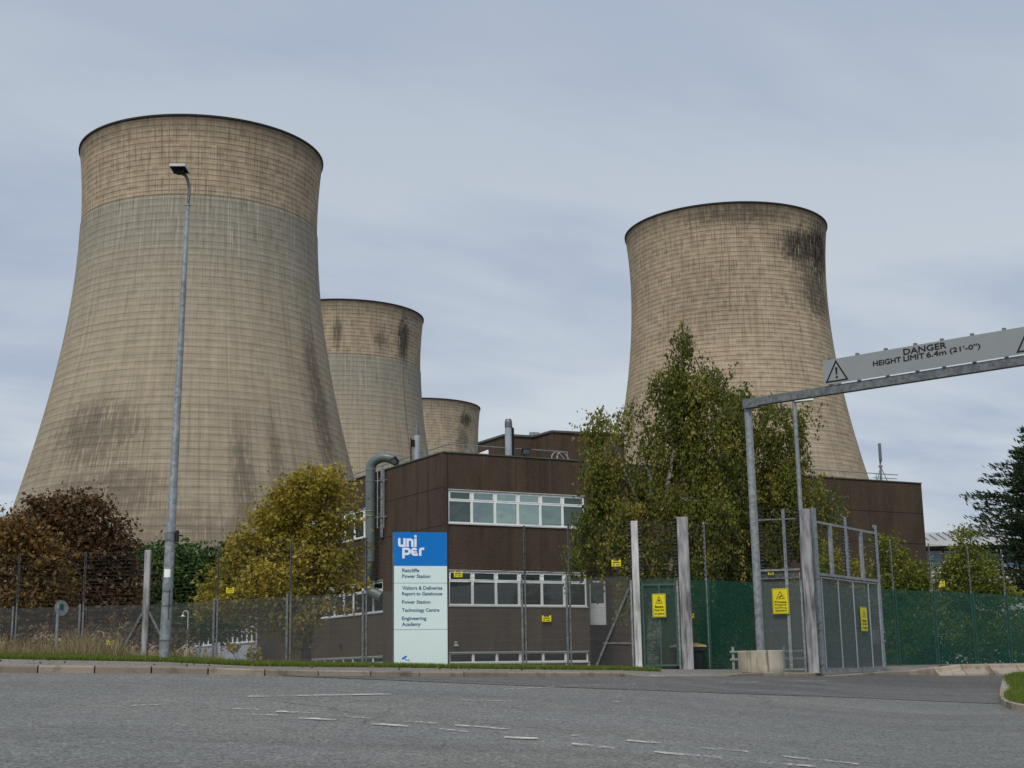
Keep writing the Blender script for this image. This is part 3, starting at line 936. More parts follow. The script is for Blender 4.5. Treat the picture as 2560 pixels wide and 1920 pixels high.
def at_z(px, py, z):
    q = P(px, py, 1.0); return q * (z / q.z)

def cladding(face, b, t0, t1, z0, z1, opens, th=.16):
    """wall skin of thickness th with real openings; opens = (t0, t1, z0, z1), one per height band"""
    opens = sorted(opens, key=lambda o: o[2]); z = z0
    for o in opens:
        face.box(b, t0, t1, z, o[2], 0, -th)
        if o[0] - t0 > .01: face.box(b, t0, o[0], o[2], o[3], 0, -th)
        if t1 - o[1] > .01: face.box(b, o[1], t1, o[2], o[3], 0, -th)
        z = o[3]
    face.box(b, t0, t1, z, z1, 0, -th)

def window_row(face, parent, t0, t1, z0, z1, n, trans, glass, fr=.055, sill=True, off=-.03, mull=.05):
    """a run of n windows, each a frame with its panes"""
    w = (t1 - t0) / n
    for i in range(n):
        a, c = t0 + i * w, t0 + (i + 1) * w
        b = MB(); o0, o1 = off, off - .08
        face.box(b, a + .002, a + mull, z0, z1, o0, o1); face.box(b, c - mull, c - .002, z0, z1, o0, o1)
        face.box(b, a + mull, c - mull, z0, z0 + fr, o0, o1); face.box(b, a + mull, c - mull, z1 - fr, z1, o0, o1)
        if trans:
            face.box(b, a + mull, c - mull, trans - .035, trans + .035, o0, o1)
            # opening top light: inner sash
            for (q0, q1, r0, r1) in ((a + mull, a + mull + .035, trans + .035, z1 - fr), (c - mull - .035, c - mull, trans + .035, z1 - fr),
                                     (a + mull + .035, c - mull - .035, trans + .035, trans + .07), (a + mull + .035, c - mull - .035, z1 - fr - .035, z1 - fr)):
                face.box(b, q0, q1, r0, r1, o0 + .012, o1 + .02)
        w_ = b.build('window', 'white_paint', parent)
        b = MB()
        face.box(b, a + mull, c - mull, z0 + fr, (trans - .035) if trans else z1 - fr, o0 - .045, o0 - .055)
        b.build('pane', glass if isinstance(glass, str) else glass[i % len(glass)], w_)
        if trans:
            b = MB(); face.box(b, a + mull + .035, c - mull - .035, trans + .07, z1 - fr - .035, o0 - .03, o0 - .04)
            b.build('pane', glass if isinstance(glass, str) else glass[i % len(glass)], w_)
    if sill:
        b = MB(); face.box(b, t0 - .03, t1 + .03, z0 - .05, z0 - .002, .05, -.1); face.box(b, t0 - .02, t1 + .02, z1 + .002, z1 + .03, .03, -.1)
        b.build('sill', 'off_white', parent)

C0 = P(1107, 1131, 55.0)
FL = Face(C0, R(-30.35)); FR = Face(C0, R(61.99))
ZP = C0.z                                                     # parapet height above eye level
office = thing('office_building', 'dark brown two storey office block with white window strips behind the blue sign', 'building', (C0.x, C0.y, H(C0.x, C0.y)))
zb = -1.0
sEnd = FR.at(1472, 1480)[0]; lEnd = FL.at(643, 1600)[0]
# core
b = MB()
def inset(face, t): return face.p(t, 0, -.16)
core = [C0 - FR.N * .0, FR.p(sEnd, 0), FR.p(sEnd, 0) + FL.D * lEnd, FL.p(lEnd, 0)]
ctr = sum((Vector((p.x, p.y, 0)) for p in core), Vector()) / 4
core2 = []
c0i = Vector((C0.x, C0.y, 0)) - FR.N * .16 - FL.N * .16
core2 = [c0i, FR.p(sEnd - .1, 0, -.16), FR.p(sEnd - .1, 0, -.16) + FL.D * (lEnd - .3), FL.p(lEnd - .1, 0, -.16)]
b.prism([p + Z3 * zb for p in core2], Z3 * (ZP - .55 - zb))
b.build('wall', 'wall', office)
b = MB(); b.poly([p + Z3 * (ZP - .54) for p in core2]); b.build('roof', 'roof_felt', office)
# strips on the right-hand face
tR0, tR1 = FR.at(1122.5, 1470)[0], FR.at(1467, 1480)[0]
zU = [FR.at(1122, y)[1] for y in (1307, 1250, 1224)]
zM = [FR.at(1124, y)[1] for y in (1513, 1452, 1426)]
zB = [FR.at(1125, y)[1] for y in (1658, 1632)]
opR = [(tR0, tR1, zU[0], zU[2]), (tR0, tR1, zM[0], zM[2]), (tR0, tR1, zB[0], zB[1])]
b = MB(); cladding(FR, b, 0.0, sEnd, zb, ZP, opR); b.build('wall', 'wall', office)
window_row(FR, office, tR0, tR1, zU[0], zU[2], 6, zU[1], ['glass_dim', 'glass_mid', 'glass_sky', 'glass_sky', 'glass_mid', 'glass_dim'])  # dim end panes imitate dark tree reflections through the glass material
window_row(FR, office, tR0, tR1, zM[0], zM[2], 6, zM[1], ['glass_dark'])
window_row(FR, office, tR0, tR1, zB[0], zB[1], 6, None, ['glass_dark'])
for i in range(7):
    t = tR0 + (tR1 - tR0) * i / 6
    b = MB(); FR.box(b, t - .05, t + .05, zb, zB[0] - .055, .02, -.05); b.build('mullion_post', 'off_white', office)
# strips on the left-hand face
mL = (FL.at(834, 1520)[0] - FL.at(957, 1520)[0]) / 5
a0 = FL.at(957, 1480)[0]; aU = FL.at(933.8, 1300)[0]
zLU = [FL.at(933.6, y)[1] for y in (1338, 1290, 1266)]
zLM = [FL.at(957, y)[1] for y in (1529, 1475, 1451)]
zLB = [FL.at(957, y)[1] for y in (1658, 1641)]
nU, nM, nB = 7, 7, 8
opL = [(aU, aU + nU * mL, zLU[0], zLU[2]), (a0, a0 + nM * mL, zLM[0], zLM[2]), (a0, a0 + nB * mL, zLB[0], zLB[1])]
b = MB(); cladding(FL, b, 0.0, lEnd, zb, ZP, opL); b.build('wall', 'wall', office)
window_row(FL, office, opL[0][0], opL[0][1], zLU[0], zLU[2], nU, zLU[1], ['glass_dark'])
window_row(FL, office, opL[1][0], opL[1][1], zLM[0], zLM[2], nM, zLM[1], ['glass_dark'])
window_row(FL, office, opL[2][0], opL[2][1], zLB[0], zLB[1], nB, None, ['glass_dark'])
# joints, copings
b = MB(); J = .012
for face, t0, t1, zz in ((FL, 0.0, aU - .3, FL.at(1060, 1230)[1]), (FL, 0.0, aU - .3, FL.at(1060, 1323)[1]), (FR, 0.0, tR0, FR.at(1112, 1220)[1]), (FR, 0.0, tR0, FR.at(1112, 1309)[1])):
    face.box(b, t0, t1, zz - .012, zz + .012, .003, -.02)
FR.box(b, FR.at(1119, 1200)[0] - .012, FR.at(1119, 1200)[0] + .012, zb, ZP - .01, .003, -.02)
for px in (1290,): FR.box(b, FR.at(px, 1200)[0] - .006, FR.at(px, 1200)[0] + .006, zU[2] + .1, ZP - .01, .0025, -.02)
b.build('wall_joint', 'joint', office)
b = MB(); FR.box(b, -.02, sEnd + .02, ZP + .001, ZP + .05, .04, -.3); FL.box(b, .27, lEnd, ZP + .001, ZP + .05, .04, -.3); b.build('coping', 'coping', office)
# vents and small fittings on the wall
b = MB(); t_, z_ = FR.at(1139, 1613); FR.box(b, t_ - .07, t_ + .07, z_ - .04, z_ + .04, .002, .10); FR.box(b, t_ - .05, t_ + .05, z_ + .08, z_ + .14, .002, .05); b.build('vent', 'off_white', office)
b = MB(); t_, z_ = FL.at(854, 1615); FL.box(b, t_ - .08, t_ + .08, z_ - .12, z_ + .1, .002, .08); b.build('vent', 'joint', office)
# doorway panel with its side light right of the window run
b = MB(); d0 = FR.at(1472, 1550); d1 = FR.at(1513, 1450)
FDr = Face(FR.p(sEnd, 0, -.5), R(61.99))
t0_, _ = FDr.at(1474, 1500); t1_, _ = FDr.at(1514, 1500)
zt_, zm_, zl_ = FDr.at(1490, 1452)[1], FDr.at(1490, 1508)[1], FDr.at(1490, 1562)[1]
FDr.box(b, t0_, t0_ + .07, zl_, zt_, 0, -.08); FDr.box(b, t1_ - .07, t1_, zl_, zt_, 0, -.08); FDr.box(b, t0_ + .07, t1_ - .07, zt_ - .07, zt_, 0, -.08)
FDr.box(b, t0_ + .07, t1_ - .07, zl_, zm_, -.01, -.06)
fr_ = b.build('side_light', 'off_white', office)
b = MB(); FDr.box(b, t0_ + .07, t1_ - .07, zm_, zt_ - .07, -.03, -.045); b.build('pane', 'glass_dark', fr_)
# recessed link behind the birch
lk0 = FR.p(sEnd, 0, -3.2); FK = Face(lk0, R(61.99))
lw = 7.5
kz = [zU[0] - .1, zU[1], zU[2] - .05]
b = MB(); cladding(FK, b, -.2, lw, zb, ZP - .6, [(.1, lw - .3, kz[0], kz[2]), (.1, lw - .3, zM[0], zM[2])])
FK.box(b, -.2, lw, zb, ZP - .8, -.165, -4)
b.build('wall', 'wall', office)
window_row(FK, office, .1, lw - .3, kz[0], kz[2], 7, kz[1], ['glass_sky'])
window_row(FK, office, .1, lw - .3, zM[0], zM[2], 7, zM[1], ['glass_dark'])
# roof block behind
ZT = ZP + 2.7
V = [at_z(*q, ZT) for q in ((1195, 1110), (1262, 1089), (1334, 1093), (1380, 1080), (1560, 1089))]
b = MB()
fp = [V[0], V[1], V[2], V[3], V[4], V[4] + FL.D * 12, V[0] + FR.D * 1]
b.prism([Vector((p.x, p.y, ZP - .6)) for p in fp], Z3 * (ZT - ZP + .6)); b.build('wall', 'wall', office)
b = MB()
for a, c in zip(V, V[1:]):
    a2, c2 = Vector((a.x, a.y, ZT + .03)), Vector((c.x, c.y, ZT + .03)); b.bar(a2, c2, .14, .10, Z3)
b.build('coping', 'coping', office)
b = MB(); q = at_z(1321, 1091, ZT); b.box(q + Vector((.3, .6, .12)), (.5, .5, .3)); b.build('roof_vent', 'galv', office)
b = MB(); q0, q1 = P(1186, 1139, 61.5), P(1221, 1139, 61.5)
b.prism([Vector((q0.x, 61.5, ZP - .5)), Vector((q1.x, 61.5, ZP - .5)), Vector((q1.x, 61.5, P(1221, 1124, 61.5).z)), Vector((q0.x, 61.5, P(1186, 1137, 61.5).z))], (0, 1.5, 0))
b.build('rooflight', 'white_paint', office)
# hand rails on the roof
def railing(pts, posts, zfoot, name, parent, r=.022, mid=False):
    b = MB()
    b.tube(pts, r, 6)
    for p in posts: b.tube([Vector((p.x, p.y, zfoot)), p], r, 6)
    return b.build(name, 'galv', parent, True)
rc = P(1123, 1110, 56.4)
FRr = Face(rc, R(61.99)); FLr = Face(rc, R(-30.35)); zr = rc.z
e1 = FRr.p(FRr.at(1419, 1129)[0], zr); e2 = FLr.p(FLr.at(820, 1205)[0], zr)
railing([e2, rc, e1], [FRr.p(FRr.at(px, 1120)[0], zr) for px in (1171, 1183, 1286, 1394, 1418)] + [FLr.p(FLr.at(px, 1130)[0], zr) for px in (1062, 1015, 970, 915, 889, 850)], ZP - .5, 'handrail', office)
b = MB()     # ladder hoops by the recess
for px in (1427, 1440):
    q = FR.p(FR.at(px, 1150)[0], 0, -1.6)
    b.tube([q + Z3 * (ZP - .5), q + Z3 * (ZP + .45), q + Z3 * (ZP + .62) + FR.D * .15, q + Z3 * (ZP + .62) + FR.D * .35, q + Z3 * (ZP - .4) + FR.D * 1.3], .014, 6)
b.build('ladder_hoop', 'off_white', office, True)
# flues
def flue(pxa, pxb, pyt, Y, kind):
    c0 = P((pxa + pxb) / 2, 1140, Y); r = (pxb - pxa) / 2 * Y / F; zt = zat(c0.x, Y, pyt)
    b = MB(); zk = zt - (.55 if kind == 1 else .38)
    b.cyl((c0.x, Y, ZP - .55), r, zk - ZP + .55, 28)
    b.cyl((c0.x, Y, zk - .28), r * 1.05, .04, 28)
    f = b.build('flue', 'flue', office, True)
    b = MB()
    if kind == 1: b.tube([(c0.x, Y, zk), (c0.x, Y, zt)], [r * 1.0, r * .62], 28)
    else:
        b.cyl((c0.x, Y, zk + .002), r * .96, .05, 28, None); b.cyl((c0.x, Y, zk + .052), r * 1.04, .2, 28); b.tube([(c0.x, Y, zk + .252), (c0.x, Y, zt)], [r * 1.04, r * .8], 28)
    b.build('flue_cap', 'galv_dark', f, True)
    b = MB()
    if kind == 1:
        b.tube([(c0.x - r - .12, Y - .1, ZP - .5), (c0.x - r - .12, Y - .1, zk - .1)], .025, 6); b.box((c0.x - r - .05, Y - .1, zk - .35), (.14, .12, .3)); b.tube([(c0.x - r - .12, Y - .1, ZP + .2), (c0.x + .5, Y - .1, ZP + .1)], .02, 6)
    else:
        b.tube([(c0.x + r + .03, Y - .05, ZP - .5), (c0.x + r + .03, Y - .05, zk - .02), (c0.x + r - .1, Y - .05, zk + .05)], .05, 8)
    b.build('bracket_pipe', 'joint', f, True)
flue(1035, 1050, 1057, 58.5, 1)
flue(1263, 1281.5, 1048, 57.6, 2)
# floodlights on the parapet
def flood(face, px, py, s, tilt):
    t, z = face.at(px, py)
    c = face.p(t, ZP + .26, .10)
    ax1 = (face.D * math.cos(tilt) + Z3 * math.sin(tilt) * .25).normalized(); nrm = (face.N * .75 - Z3 * .66).normalized()
    up = nrm.cross(ax1).normalized()
    b = MB(); b.bbox(c, (.42 * s, .12, .30 * s), (ax1, nrm, up), .02)
    b.bar(c - nrm * .05, face.p(t, ZP + .02, -.1), .05)
    o = b.build('floodlight', 'black', office)
    b = MB(); b.box(c + nrm * .064, (.34 * s, .006, .22 * s), (ax1, nrm, up)); b.build('lens', 'flue', o)
flood(FR, 1312, 1140, 1.0, .35)
flood(FL, 992, 1165, 1.0, -.5)
# fume duct on the left face
b = MB()
def onL(px, py, out): 
    t, z = FL.at(px, py); return FL.p(t, z, out)
tD = FL.at(950, 1300)[0]
dz = lambda py: FL.at(950, py)[1]
path = [FL.p(tD - .78, dz(1152) - .16, -.55), FL.p(tD - .62, dz(1150), -.2)]
for a in range(0, 91, 15):
    path.append(FL.p(tD - .45 * (1 - math.sin(R(a))), dz(1147) - .45 * (1 - math.cos(R(a))), .0 + .45 * math.sin(R(a))))
path += [FL.p(tD, dz(1250), .45), FL.p(tD, dz(1360), .45), FL.p(tD, dz(1405), .45)]
b.tube(path, .215, 20)
du = b.build('fume_duct', 'duct', office, True)
b = MB()
for py in (1177, 1205, 1280, 1292): b.cyl(FL.p(tD, dz(py), .45), .235, .035, 20)
for py in (1205, 1295): b.bar(FL.p(tD, dz(py), .4), FL.p(tD - .75, dz(py), .03), .035)
b.build('duct_clamp', 'galv', du, True)
b = MB(); b.tube([FL.p(tD, dz(1405) + .03, .45), FL.p(tD + .12, dz(1432), .42), FL.p(tD + .5, dz(1460), .36), FL.p(tD + .3, dz(1478), .25), FL.p(tD - .1, dz(1492), -.05)], [.2, .2, .22, .22, .22], 16)
b.build('duct_elbow', 'duct', du, True)
b = MB()
tT = FL.at(966, 1250)[0]
for o in (.12, .42): b.bar(FL.p(tT, dz(1325), o), FL.p(tT, dz(1170), o), .035)
for py in (1172, 1203, 1250, 1290, 1324): b.bar(FL.p(tT, dz(py), .10), FL.p(tT, dz(py), .44), .03)
b.bar(FL.p(tT + .25, dz(1345), .1), FL.p(tT + .25, dz(1170), .1), .10)
b.build('cable_tray', 'galv', office)

# right-hand wing
qe = at_z(2303, 1209.5, ZP)
FW = Face(qe, R(61.99)); wl = FW.at(1560, 1180)[0]
wing = thing('office_building', 'plain brown wing with no windows facing us at its right end, behind the big gates', 'building', (qe.x, qe.y, H(qe.x, qe.y)))
zu = [FW.at(1700, y)[1] for y in (1275, 1243)]
zBr = FW.at(2316, 1360)[1]
op = [(wl + .5, wl + (0 - wl) * .52, zu[0], zu[1])]
b = MB(); cladding(FW, b, wl, 0, zBr, ZP, op); FW.box(b, wl + .02, -.02, zBr, ZP - .5, -.165, -9); b.build('wall', 'wall', wing)
b = MB(); FW.box(b, wl, 0, zb, zBr - .002, .0, -9); b.build('wall', 'wall_brick', wing)
window_row(FW, wing, op[0][0], op[0][1], zu[0], zu[1], 9, None, ['glass_sky'])
b = MB()
for y in (1284, 1359.5):
    zz = FW.at(2303, y)[1]; FW.box(b, wl, .0, zz - .012, zz + .012, .004, -.02)
b.build('wall_joint', 'joint', wing)
b = MB(); FW.box(b, wl, .02, ZP + .001, ZP + .05, .04, -.3); b.build('coping', 'coping', wing)
FWr = Face(FW.p(0, 0, -1.0), R(61.99)); zr2 = FWr.at(2112, 1178.5)[1]
railing([FWr.p(FWr.at(1960, 1166)[0], zr2), FWr.p(FWr.at(2245, 1189)[0], zr2)], [FWr.p(FWr.at(px, 1178)[0], zr2) for px in (1965, 2030, 2112, 2190)], ZP - .4, 'handrail', wing)
ms = FWr.p(FWr.at(2204, 1203)[0], ZP - .4)
zt = zat(ms.x, ms.y, 1109)
mast = thing('antenna_mast', 'slim aerial mast on a tripod on the brown wing roof', 'antenna', ms)
b = MB(); b.tube([ms, (ms.x, ms.y, zt)], .045, 8); b.build('mast', 'galv', mast, True)
b = MB(); b.bbox((ms.x, ms.y - .08, zt - .45), (.14, .10, .9), None, .02); b.build('antenna_panel', 'galv_dark', mast)
zj = zat(ms.x, ms.y, 1166)
for dx, dy in ((-.36, .0), (.5, .0), (.0, .55)):
    b = MB(); b.tube([(ms.x, ms.y, zj), (ms.x + dx, ms.y + dy, ZP - .4)], .022, 6); b.build('leg', 'galv', mast, True)
b = MB(); b.tube([(ms.x - .4, ms.y, zj - .55), (ms.x + .75, ms.y, zj - .62)], .02, 6); b.box((ms.x, ms.y, zj), (.16, .16, .1)); b.build('cross_bar', 'galv', mast, True)

# pale prefabricated block left of the brown wall
cabin = thing('prefabricated_building', 'pale grey clad single storey block with white window strips behind the yellow tree', 'building', tuple(FL.p(lEnd, 0)))
c1 = FL.at(480, 1600)[0]; zc = FL.at(530, 1548)[1]
zw = [FL.at(600, 1607)[1], FL.at(600, 1583)[1], FL.at(600, 1571)[1]]
b = MB(); t0 = lEnd + .04
wa, wb = FL.at(641, 1600)[0] + .1, FL.at(557, 1600)[0]; wc, wd = FL.at(530, 1600)[0], FL.at(485, 1600)[0]
FL.box(b, t0, c1, zb, zw[0], 0, -.16); FL.box(b, t0, wa, zw[0], zw[2], 0, -.16); FL.box(b, wb, wc, zw[0], zw[2], 0, -.16); FL.box(b, wd, c1, zw[0], zw[2], 0, -.16); FL.box(b, t0, c1, zw[2], zc, 0, -.16)
FL.box(b, t0, c1, zb, zc - .05, -.165, -7)
for k in range(int((c1 - t0) / .5)):
    FL.box(b, t0 + k * .5, t0 + k * .5 + .05, zb, zw[0] - .06, .015, -.0)
b.build('wall', 'cladding', cabin)
window_row(FL, cabin, wa, wb, zw[0], zw[2], 7, zw[1], ['glass_dark'])
window_row(FL, cabin, wc, wd, zw[0], zw[2], 4, zw[1], ['glass_dark'])
b = MB(); FL.box(b, FL.at(600, 1500)[0], FL.at(566, 1500)[0], zc, FL.at(590, 1512)[1], -.4, -4); b.build('roof_housing', 'cladding', cabin)
b = MB(); FL.box(b, t0, c1, zc + .001, zc + .08, .08, -7); b.build('roof', 'coping', cabin)

# office with grey metal roof far right
Yo = 100.0
ob_ = thing('office_building', 'distant white office with grey standing seam roof and blue windows between wing and conifer', 'building', tuple(P(2360, 1500, Yo)))
def PZ(px, py): return P(px, py, Yo)
x0, x1 = PZ(2290, 1400).x, PZ(2560, 1400).x
ze = PZ(2360, 1353).z; zf = PZ(2360, 1366).z; zw1 = PZ(2340, 1377).z; zw0 = PZ(2340, 1418).z
b = MB(); b.box(((x0 + x1) / 2, Yo + 5, (zw0 + zb) / 2), (x1 - x0, 10, zw0 - zb)); b.build('wall', 'off_white', ob_)
b = MB(); b.box(((x0 + x1) / 2, Yo + 5.2, (zw1 + zf) / 2), (x1 - x0, 9.6, zf - zw1)); b.build('wall', 'wall_brick', ob_)
b = MB(); b.box(((x0 + x1) / 2, Yo + 4.7, (ze + zf) / 2), (x1 - x0 + .6, 10.6, ze - zf)); b.build('fascia', 'off_white', ob_)
xx = x0; b_ = None
while xx < x1 - .5:
    b = MB(); b.box((xx + 1.0, Yo + .25, (zw0 + zw1) / 2), (1.9, .1, zw1 - zw0)); w_ = b.build('window', 'glass_blue', ob_)
    b = MB(); b.box((xx + .06, Yo + .19, (zw0 + zw1) / 2), (.10, .08, zw1 - zw0)); b.box((xx + 1.2, Yo + .19, (zw0 + zw1) / 2), (.08, .06, zw1 - zw0)); b.build('frame', 'galv', w_)
    xx += 2.1
rp = P(2419, 1318, Yo + 4)
b = MB()
e = [Vector((x0 - 1, Yo - .5, ze + .01)), Vector((x1, Yo - .5, ze + .01))]
rg = [Vector((rp.x, Yo + 4, rp.z)), Vector((x1, Yo + 4, rp.z))]
bk = [Vector((x0 - 1, Yo + 9, ze + .01)), Vector((x1, Yo + 9, ze + .01))]
b.add(e + rg + bk, [(0, 1, 3, 2), (0, 2, 4), (2, 3, 5, 4)])
b.build('roof', 'roof_metal', ob_)
for k in range(24):
    b = MB()
    xk = x0 - 1 + k * .62
    f1 = min(1, (xk - e[0].x) / (rg[0].x - e[0].x)) if xk < rg[0].x else 1
    if f1 <= .02: continue
    b.bar(Vector((xk, Yo - .5, ze + .05)), Vector((xk, Yo - .5 + 4.5 * f1, ze + .05 + (rp.z - ze) * f1)), .05)
    b.build('roof_seam', 'galv_dark', ob_)
b = MB(); r2 = P(2300, 1331, Yo + 12); r3 = P(2355, 1331, Yo + 12); zz = P(2330, 1352, Yo + 10).z
b.add([(r2.x, Yo + 12, r2.z), (r3.x, Yo + 12, r3.z), (r3.x + 1.4, Yo + 9.5, zz), (r2.x, Yo + 9.5, zz)], [(0, 1, 2, 3)]); b.build('roof', 'roof_metal', ob_)

# ------------------------------------------------------------------ street furniture
# totem sign
yS = 28.0
bl_, br_ = P(985, 1655, yS), P(1118, 1655, yS)
FS = Face(bl_, R(75.2))
t1 = FS.at(1118.5, 1560)[0]; zt = FS.at(985, 1330)[1]; z0 = H(bl_.x + .5, yS) - .15
sign = thing('totem_sign', 'tall blue and white power station entrance sign standing on the grass verge', 'sign', (bl_.x + t1 / 2, yS, z0))
def fz(py): return FS.at(1050, py + (0))[1]
zBlue = FS.at(985, 1414.5)[1]
b = MB(); FS.box(b, 0, t1, z0, zt, -.012, -.20); b.build('cabinet', 'galv_dark', sign)
b = MB(); FS.box(b, .0, t1, zBlue, zt, .0, -.011); blue = b.build('blue_panel', 'sign_blue', sign)
zl1, zl2 = FS.at(985, 1457.8)[1], FS.at(985, 1574.5)[1]
b = MB(); FS.box(b, .0, t1, zl1 + .004, zBlue - .002, .0, -.011); FS.box(b, .0, t1, zl2 + .004, zl1 - .004, .0, -.011); FS.box(b, .0, t1, z0 + .02, zl2 - .004, .0, -.011)
white = b.build('white_panel', 'sign_white', sign)
# logo: bold rounded strokes, drawn in the panel's own units
sx = t1 / (697 - 108); syv = (zt - zBlue) / (502 - 125)
def LP(x, y, out=.003): return FS.p((x - 108) * sx, zt - (y - 125) * syv, out)
W = 27
letters = [
 [(165, 193)] + [(165, 250)] + arc(187, 262, 22, 16, 180, 90, 6)[1:] + [(222.5, 278), ],
 [(222.5, 193), (222.5, 291)],
 [(257, 290), (257, 212)][::-1] and [(257, 290), (257, 196)],
 [(270.5, 209)] + arc(288, 228, 22, 19, -90, 0, 6) + [(310, 290)],
 [(344, 194), (344, 290)], [(344, 159), (344, 184)],
 [(211, 420), (211, 300)],
 [(224.5, 311)] + arc(256, 331, 22, 20, -90, 90, 10) [1:] and [(224.5, 312)] + arc(254, 341, 24, 29, -90, 90, 12) + [(224.5, 370)],
 arc(331, 341, 31, 30, 20, -200, 10) [:0] or ([(371, 376), (345, 376)] + arc(331, 343, 26, 33, 90, 330, 16)),
 [(317, 347), (360, 347)],
 [(397, 390), (397, 330)] + arc(415, 328, 18, 17, 180, 270, 6) + [(442, 311)],
]
b = MB(); kk = 0
for pth in letters:
    if len(pth) < 2: continue
    v, f = strip(pth, W if pth[0] != (317, 347) else 18)
    b.add([LP(x, y, .003 + kk * .0006) for x, y in v], f); kk += 1
b.build('logo', 'logo_white', blue)
def sign_line(s, x0, x1, ybase, hgt):
    # 960,1300 zoom at 4.365 px per px
    X0, Y0 = 960 + x0 / 4.365, 1300 + ybase / 4.365
    ta, za = FS.at(X0, Y0); tb, _ = FS.at(960 + x1 / 4.365, Y0)
    text(s, FS.p(ta, za, .003), FS.D, Z3, tb - ta, hgt / 4.365 * yS / F, 'lettering', 'sign_text', white, .022)
sign_line('Ratcliffe', 198, 385, 570, 40)
sign_line('Power Station', 198, 507, 633, 40)
sign_line('Visitors & Deliveries', 198, 638, 762, 40)
sign_line('Report to Gatehouse', 196, 636, 835, 50)
sign_line('Power Station', 196, 506, 914, 38)
sign_line('Technology Centre', 196, 604, 1015, 50)
sign_line('Engineering', 195, 462, 1105, 50)
sign_line('Academy', 195, 402, 1170, 52)
# small camera pictogram
def SP(x, y, o=.003):
    t, z = FS.at(960 + x / 4.365, 1300 + y / 4.365); return FS.p(t, z, o)
b = MB(); b.poly([SP(192, 1508), SP(240, 1478), SP(250, 1492), SP(205, 1524)][::-1]); b.poly([SP(226, 1514, .004), SP(232, 1509, .004), SP(243, 1524, .004), SP(238, 1530, .004)][::-1])
b.poly([SP(240, 1526, .005), SP(272, 1526, .005), SP(272, 1531, .005), SP(240, 1531, .005)][::-1]); b.poly([SP(270, 1520, .006), SP(275, 1520, .006), SP(275, 1541, .006), SP(270, 1541, .006)][::-1])
b.build('camera_symbol', 'sign_blue', white)

# tall lamp column on the verge
YL = 26.2
lb = P(410, 1648, YL); lb.z = H(lb.x, YL) - .05
lamp = thing('street_lamp', 'tall galvanised lamp column with curved arm and flat lantern on the verge at left', 'street lamp', lb)
zc_ = zat(lb.x, YL, 1342); zt_ = zat(lb.x, YL, 512)
def LX(z): return lb.x + .165 * (z - lb.z) / (zt_ - lb.z)      # the column leans slightly to the right
b = MB(); b.tube([lb, (LX(zc_), YL, zc_)], [.102, .092], 20)
b.tube([(LX(zc_), YL, zc_), (LX(zc_ + .03), YL, zc_ + .03), (LX(zt_), YL, zt_)], [.092, .088, .042], 20)
b.build('column', 'galv', lamp, True)
for py, h, r in ((1353, .16, .103), (1480, .02, .105), (1516, .02, .105), (1602, .02, .108)):
    b = MB(); b.cyl((LX(zat(lb.x, YL, py)), YL, zat(lb.x, YL, py)), r, h, 20); b.build('band', 'galv_dark', lamp, True)
b = MB(); zz = zat(lb.x, YL, 1352); b.bbox((LX(zz) + .135, YL - .02, zz + .08), (.05, .09, .22), None, .01); b.build('bracket_box', 'black', lamp)
b = MB()
zz0, zz1 = zat(lb.x, YL, 1444), zat(lb.x, YL, 1424)
for k in range(4):
    a0, a1 = R(-128 + 18 * k), R(-110 + 18 * k); rr = .0985
    b.add([(LX(zz0) + rr * math.cos(a0), YL + rr * math.sin(a0), zz0), (LX(zz0) + rr * math.cos(a1), YL + rr * math.sin(a1), zz0), (LX(zz0) + rr * math.cos(a1), YL + rr * math.sin(a1), zz1), (LX(zz0) + rr * math.cos(a0), YL + rr * math.sin(a0), zz1)], [(0, 1, 2, 3)])
b.build('sticker', 'white_paint', lamp)
b = MB(); za, zb_ = zat(lb.x, YL, 1546), zat(lb.x, YL, 1472)
b.tube([(LX(zb_) + .06, YL - .095, zb_), (LX(za) + .065, YL - .098, za), (LX(za) + .10, YL - .06, za - .02)], .006, 5); b.build('cable', 'black', lamp, True)
zA = lambda py: zat(lb.x, YL, py)
zh = zA(434)
hc = [at_z(*q, zh + .02) for q in ((423, 415), (462.5, 415), (474, 433.5), (435, 435))]
att = at_z(457, 433, zh + .02)
xt = LX(zt_)
pA, pB = Vector((xt + .02, YL, zA(486))), Vector((att.x, att.y, zh))
arm = [Vector((xt, YL, zt_ - .02)), pA]
for k in range(1, 9):                                       # quarter bend over to the lantern
    a = R(90 * k / 8)
    arm.append(Vector((pA.x + (pB.x - pA.x) * (1 - math.cos(a)), pA.y + (pB.y - pA.y) * (1 - math.cos(a)), pA.z + (pB.z - pA.z) * math.sin(a))))
b = MB(); b.tube(arm, .033, 14); b.build('arm', 'galv_dark', lamp, True)
b = MB(); b.cyl((xt, YL, zt_ - .03), .055, .035, 16); b.build('collar', 'galv', lamp, True)
b = MB(); b.prism(hc, Z3 * .055); la_ = b.build('lantern', 'off_white', lamp)
b = MB()
cc_ = sum(hc, Vector()) / 4
b.prism([cc_ + (p - cc_) * .96 - Z3 * .004 for p in hc], Z3 * .003); b.build('lantern_underside', 'black', la_)
b = MB(); b.prism([cc_ + (p - cc_) * .5 + (hc[2] - hc[1]) * .1 - Z3 * .05 for p in hc], Z3 * .045); b.build('gear_box', 'black', la_)
b = MB(); b.tube([cc_ - (hc[1] - hc[0]) * .25 + Z3 * .055, cc_ - (hc[1] - hc[0]) * .25 + Z3 * .12], [.045, .03], 12); b.build('photocell', 'white_paint', la_, True)

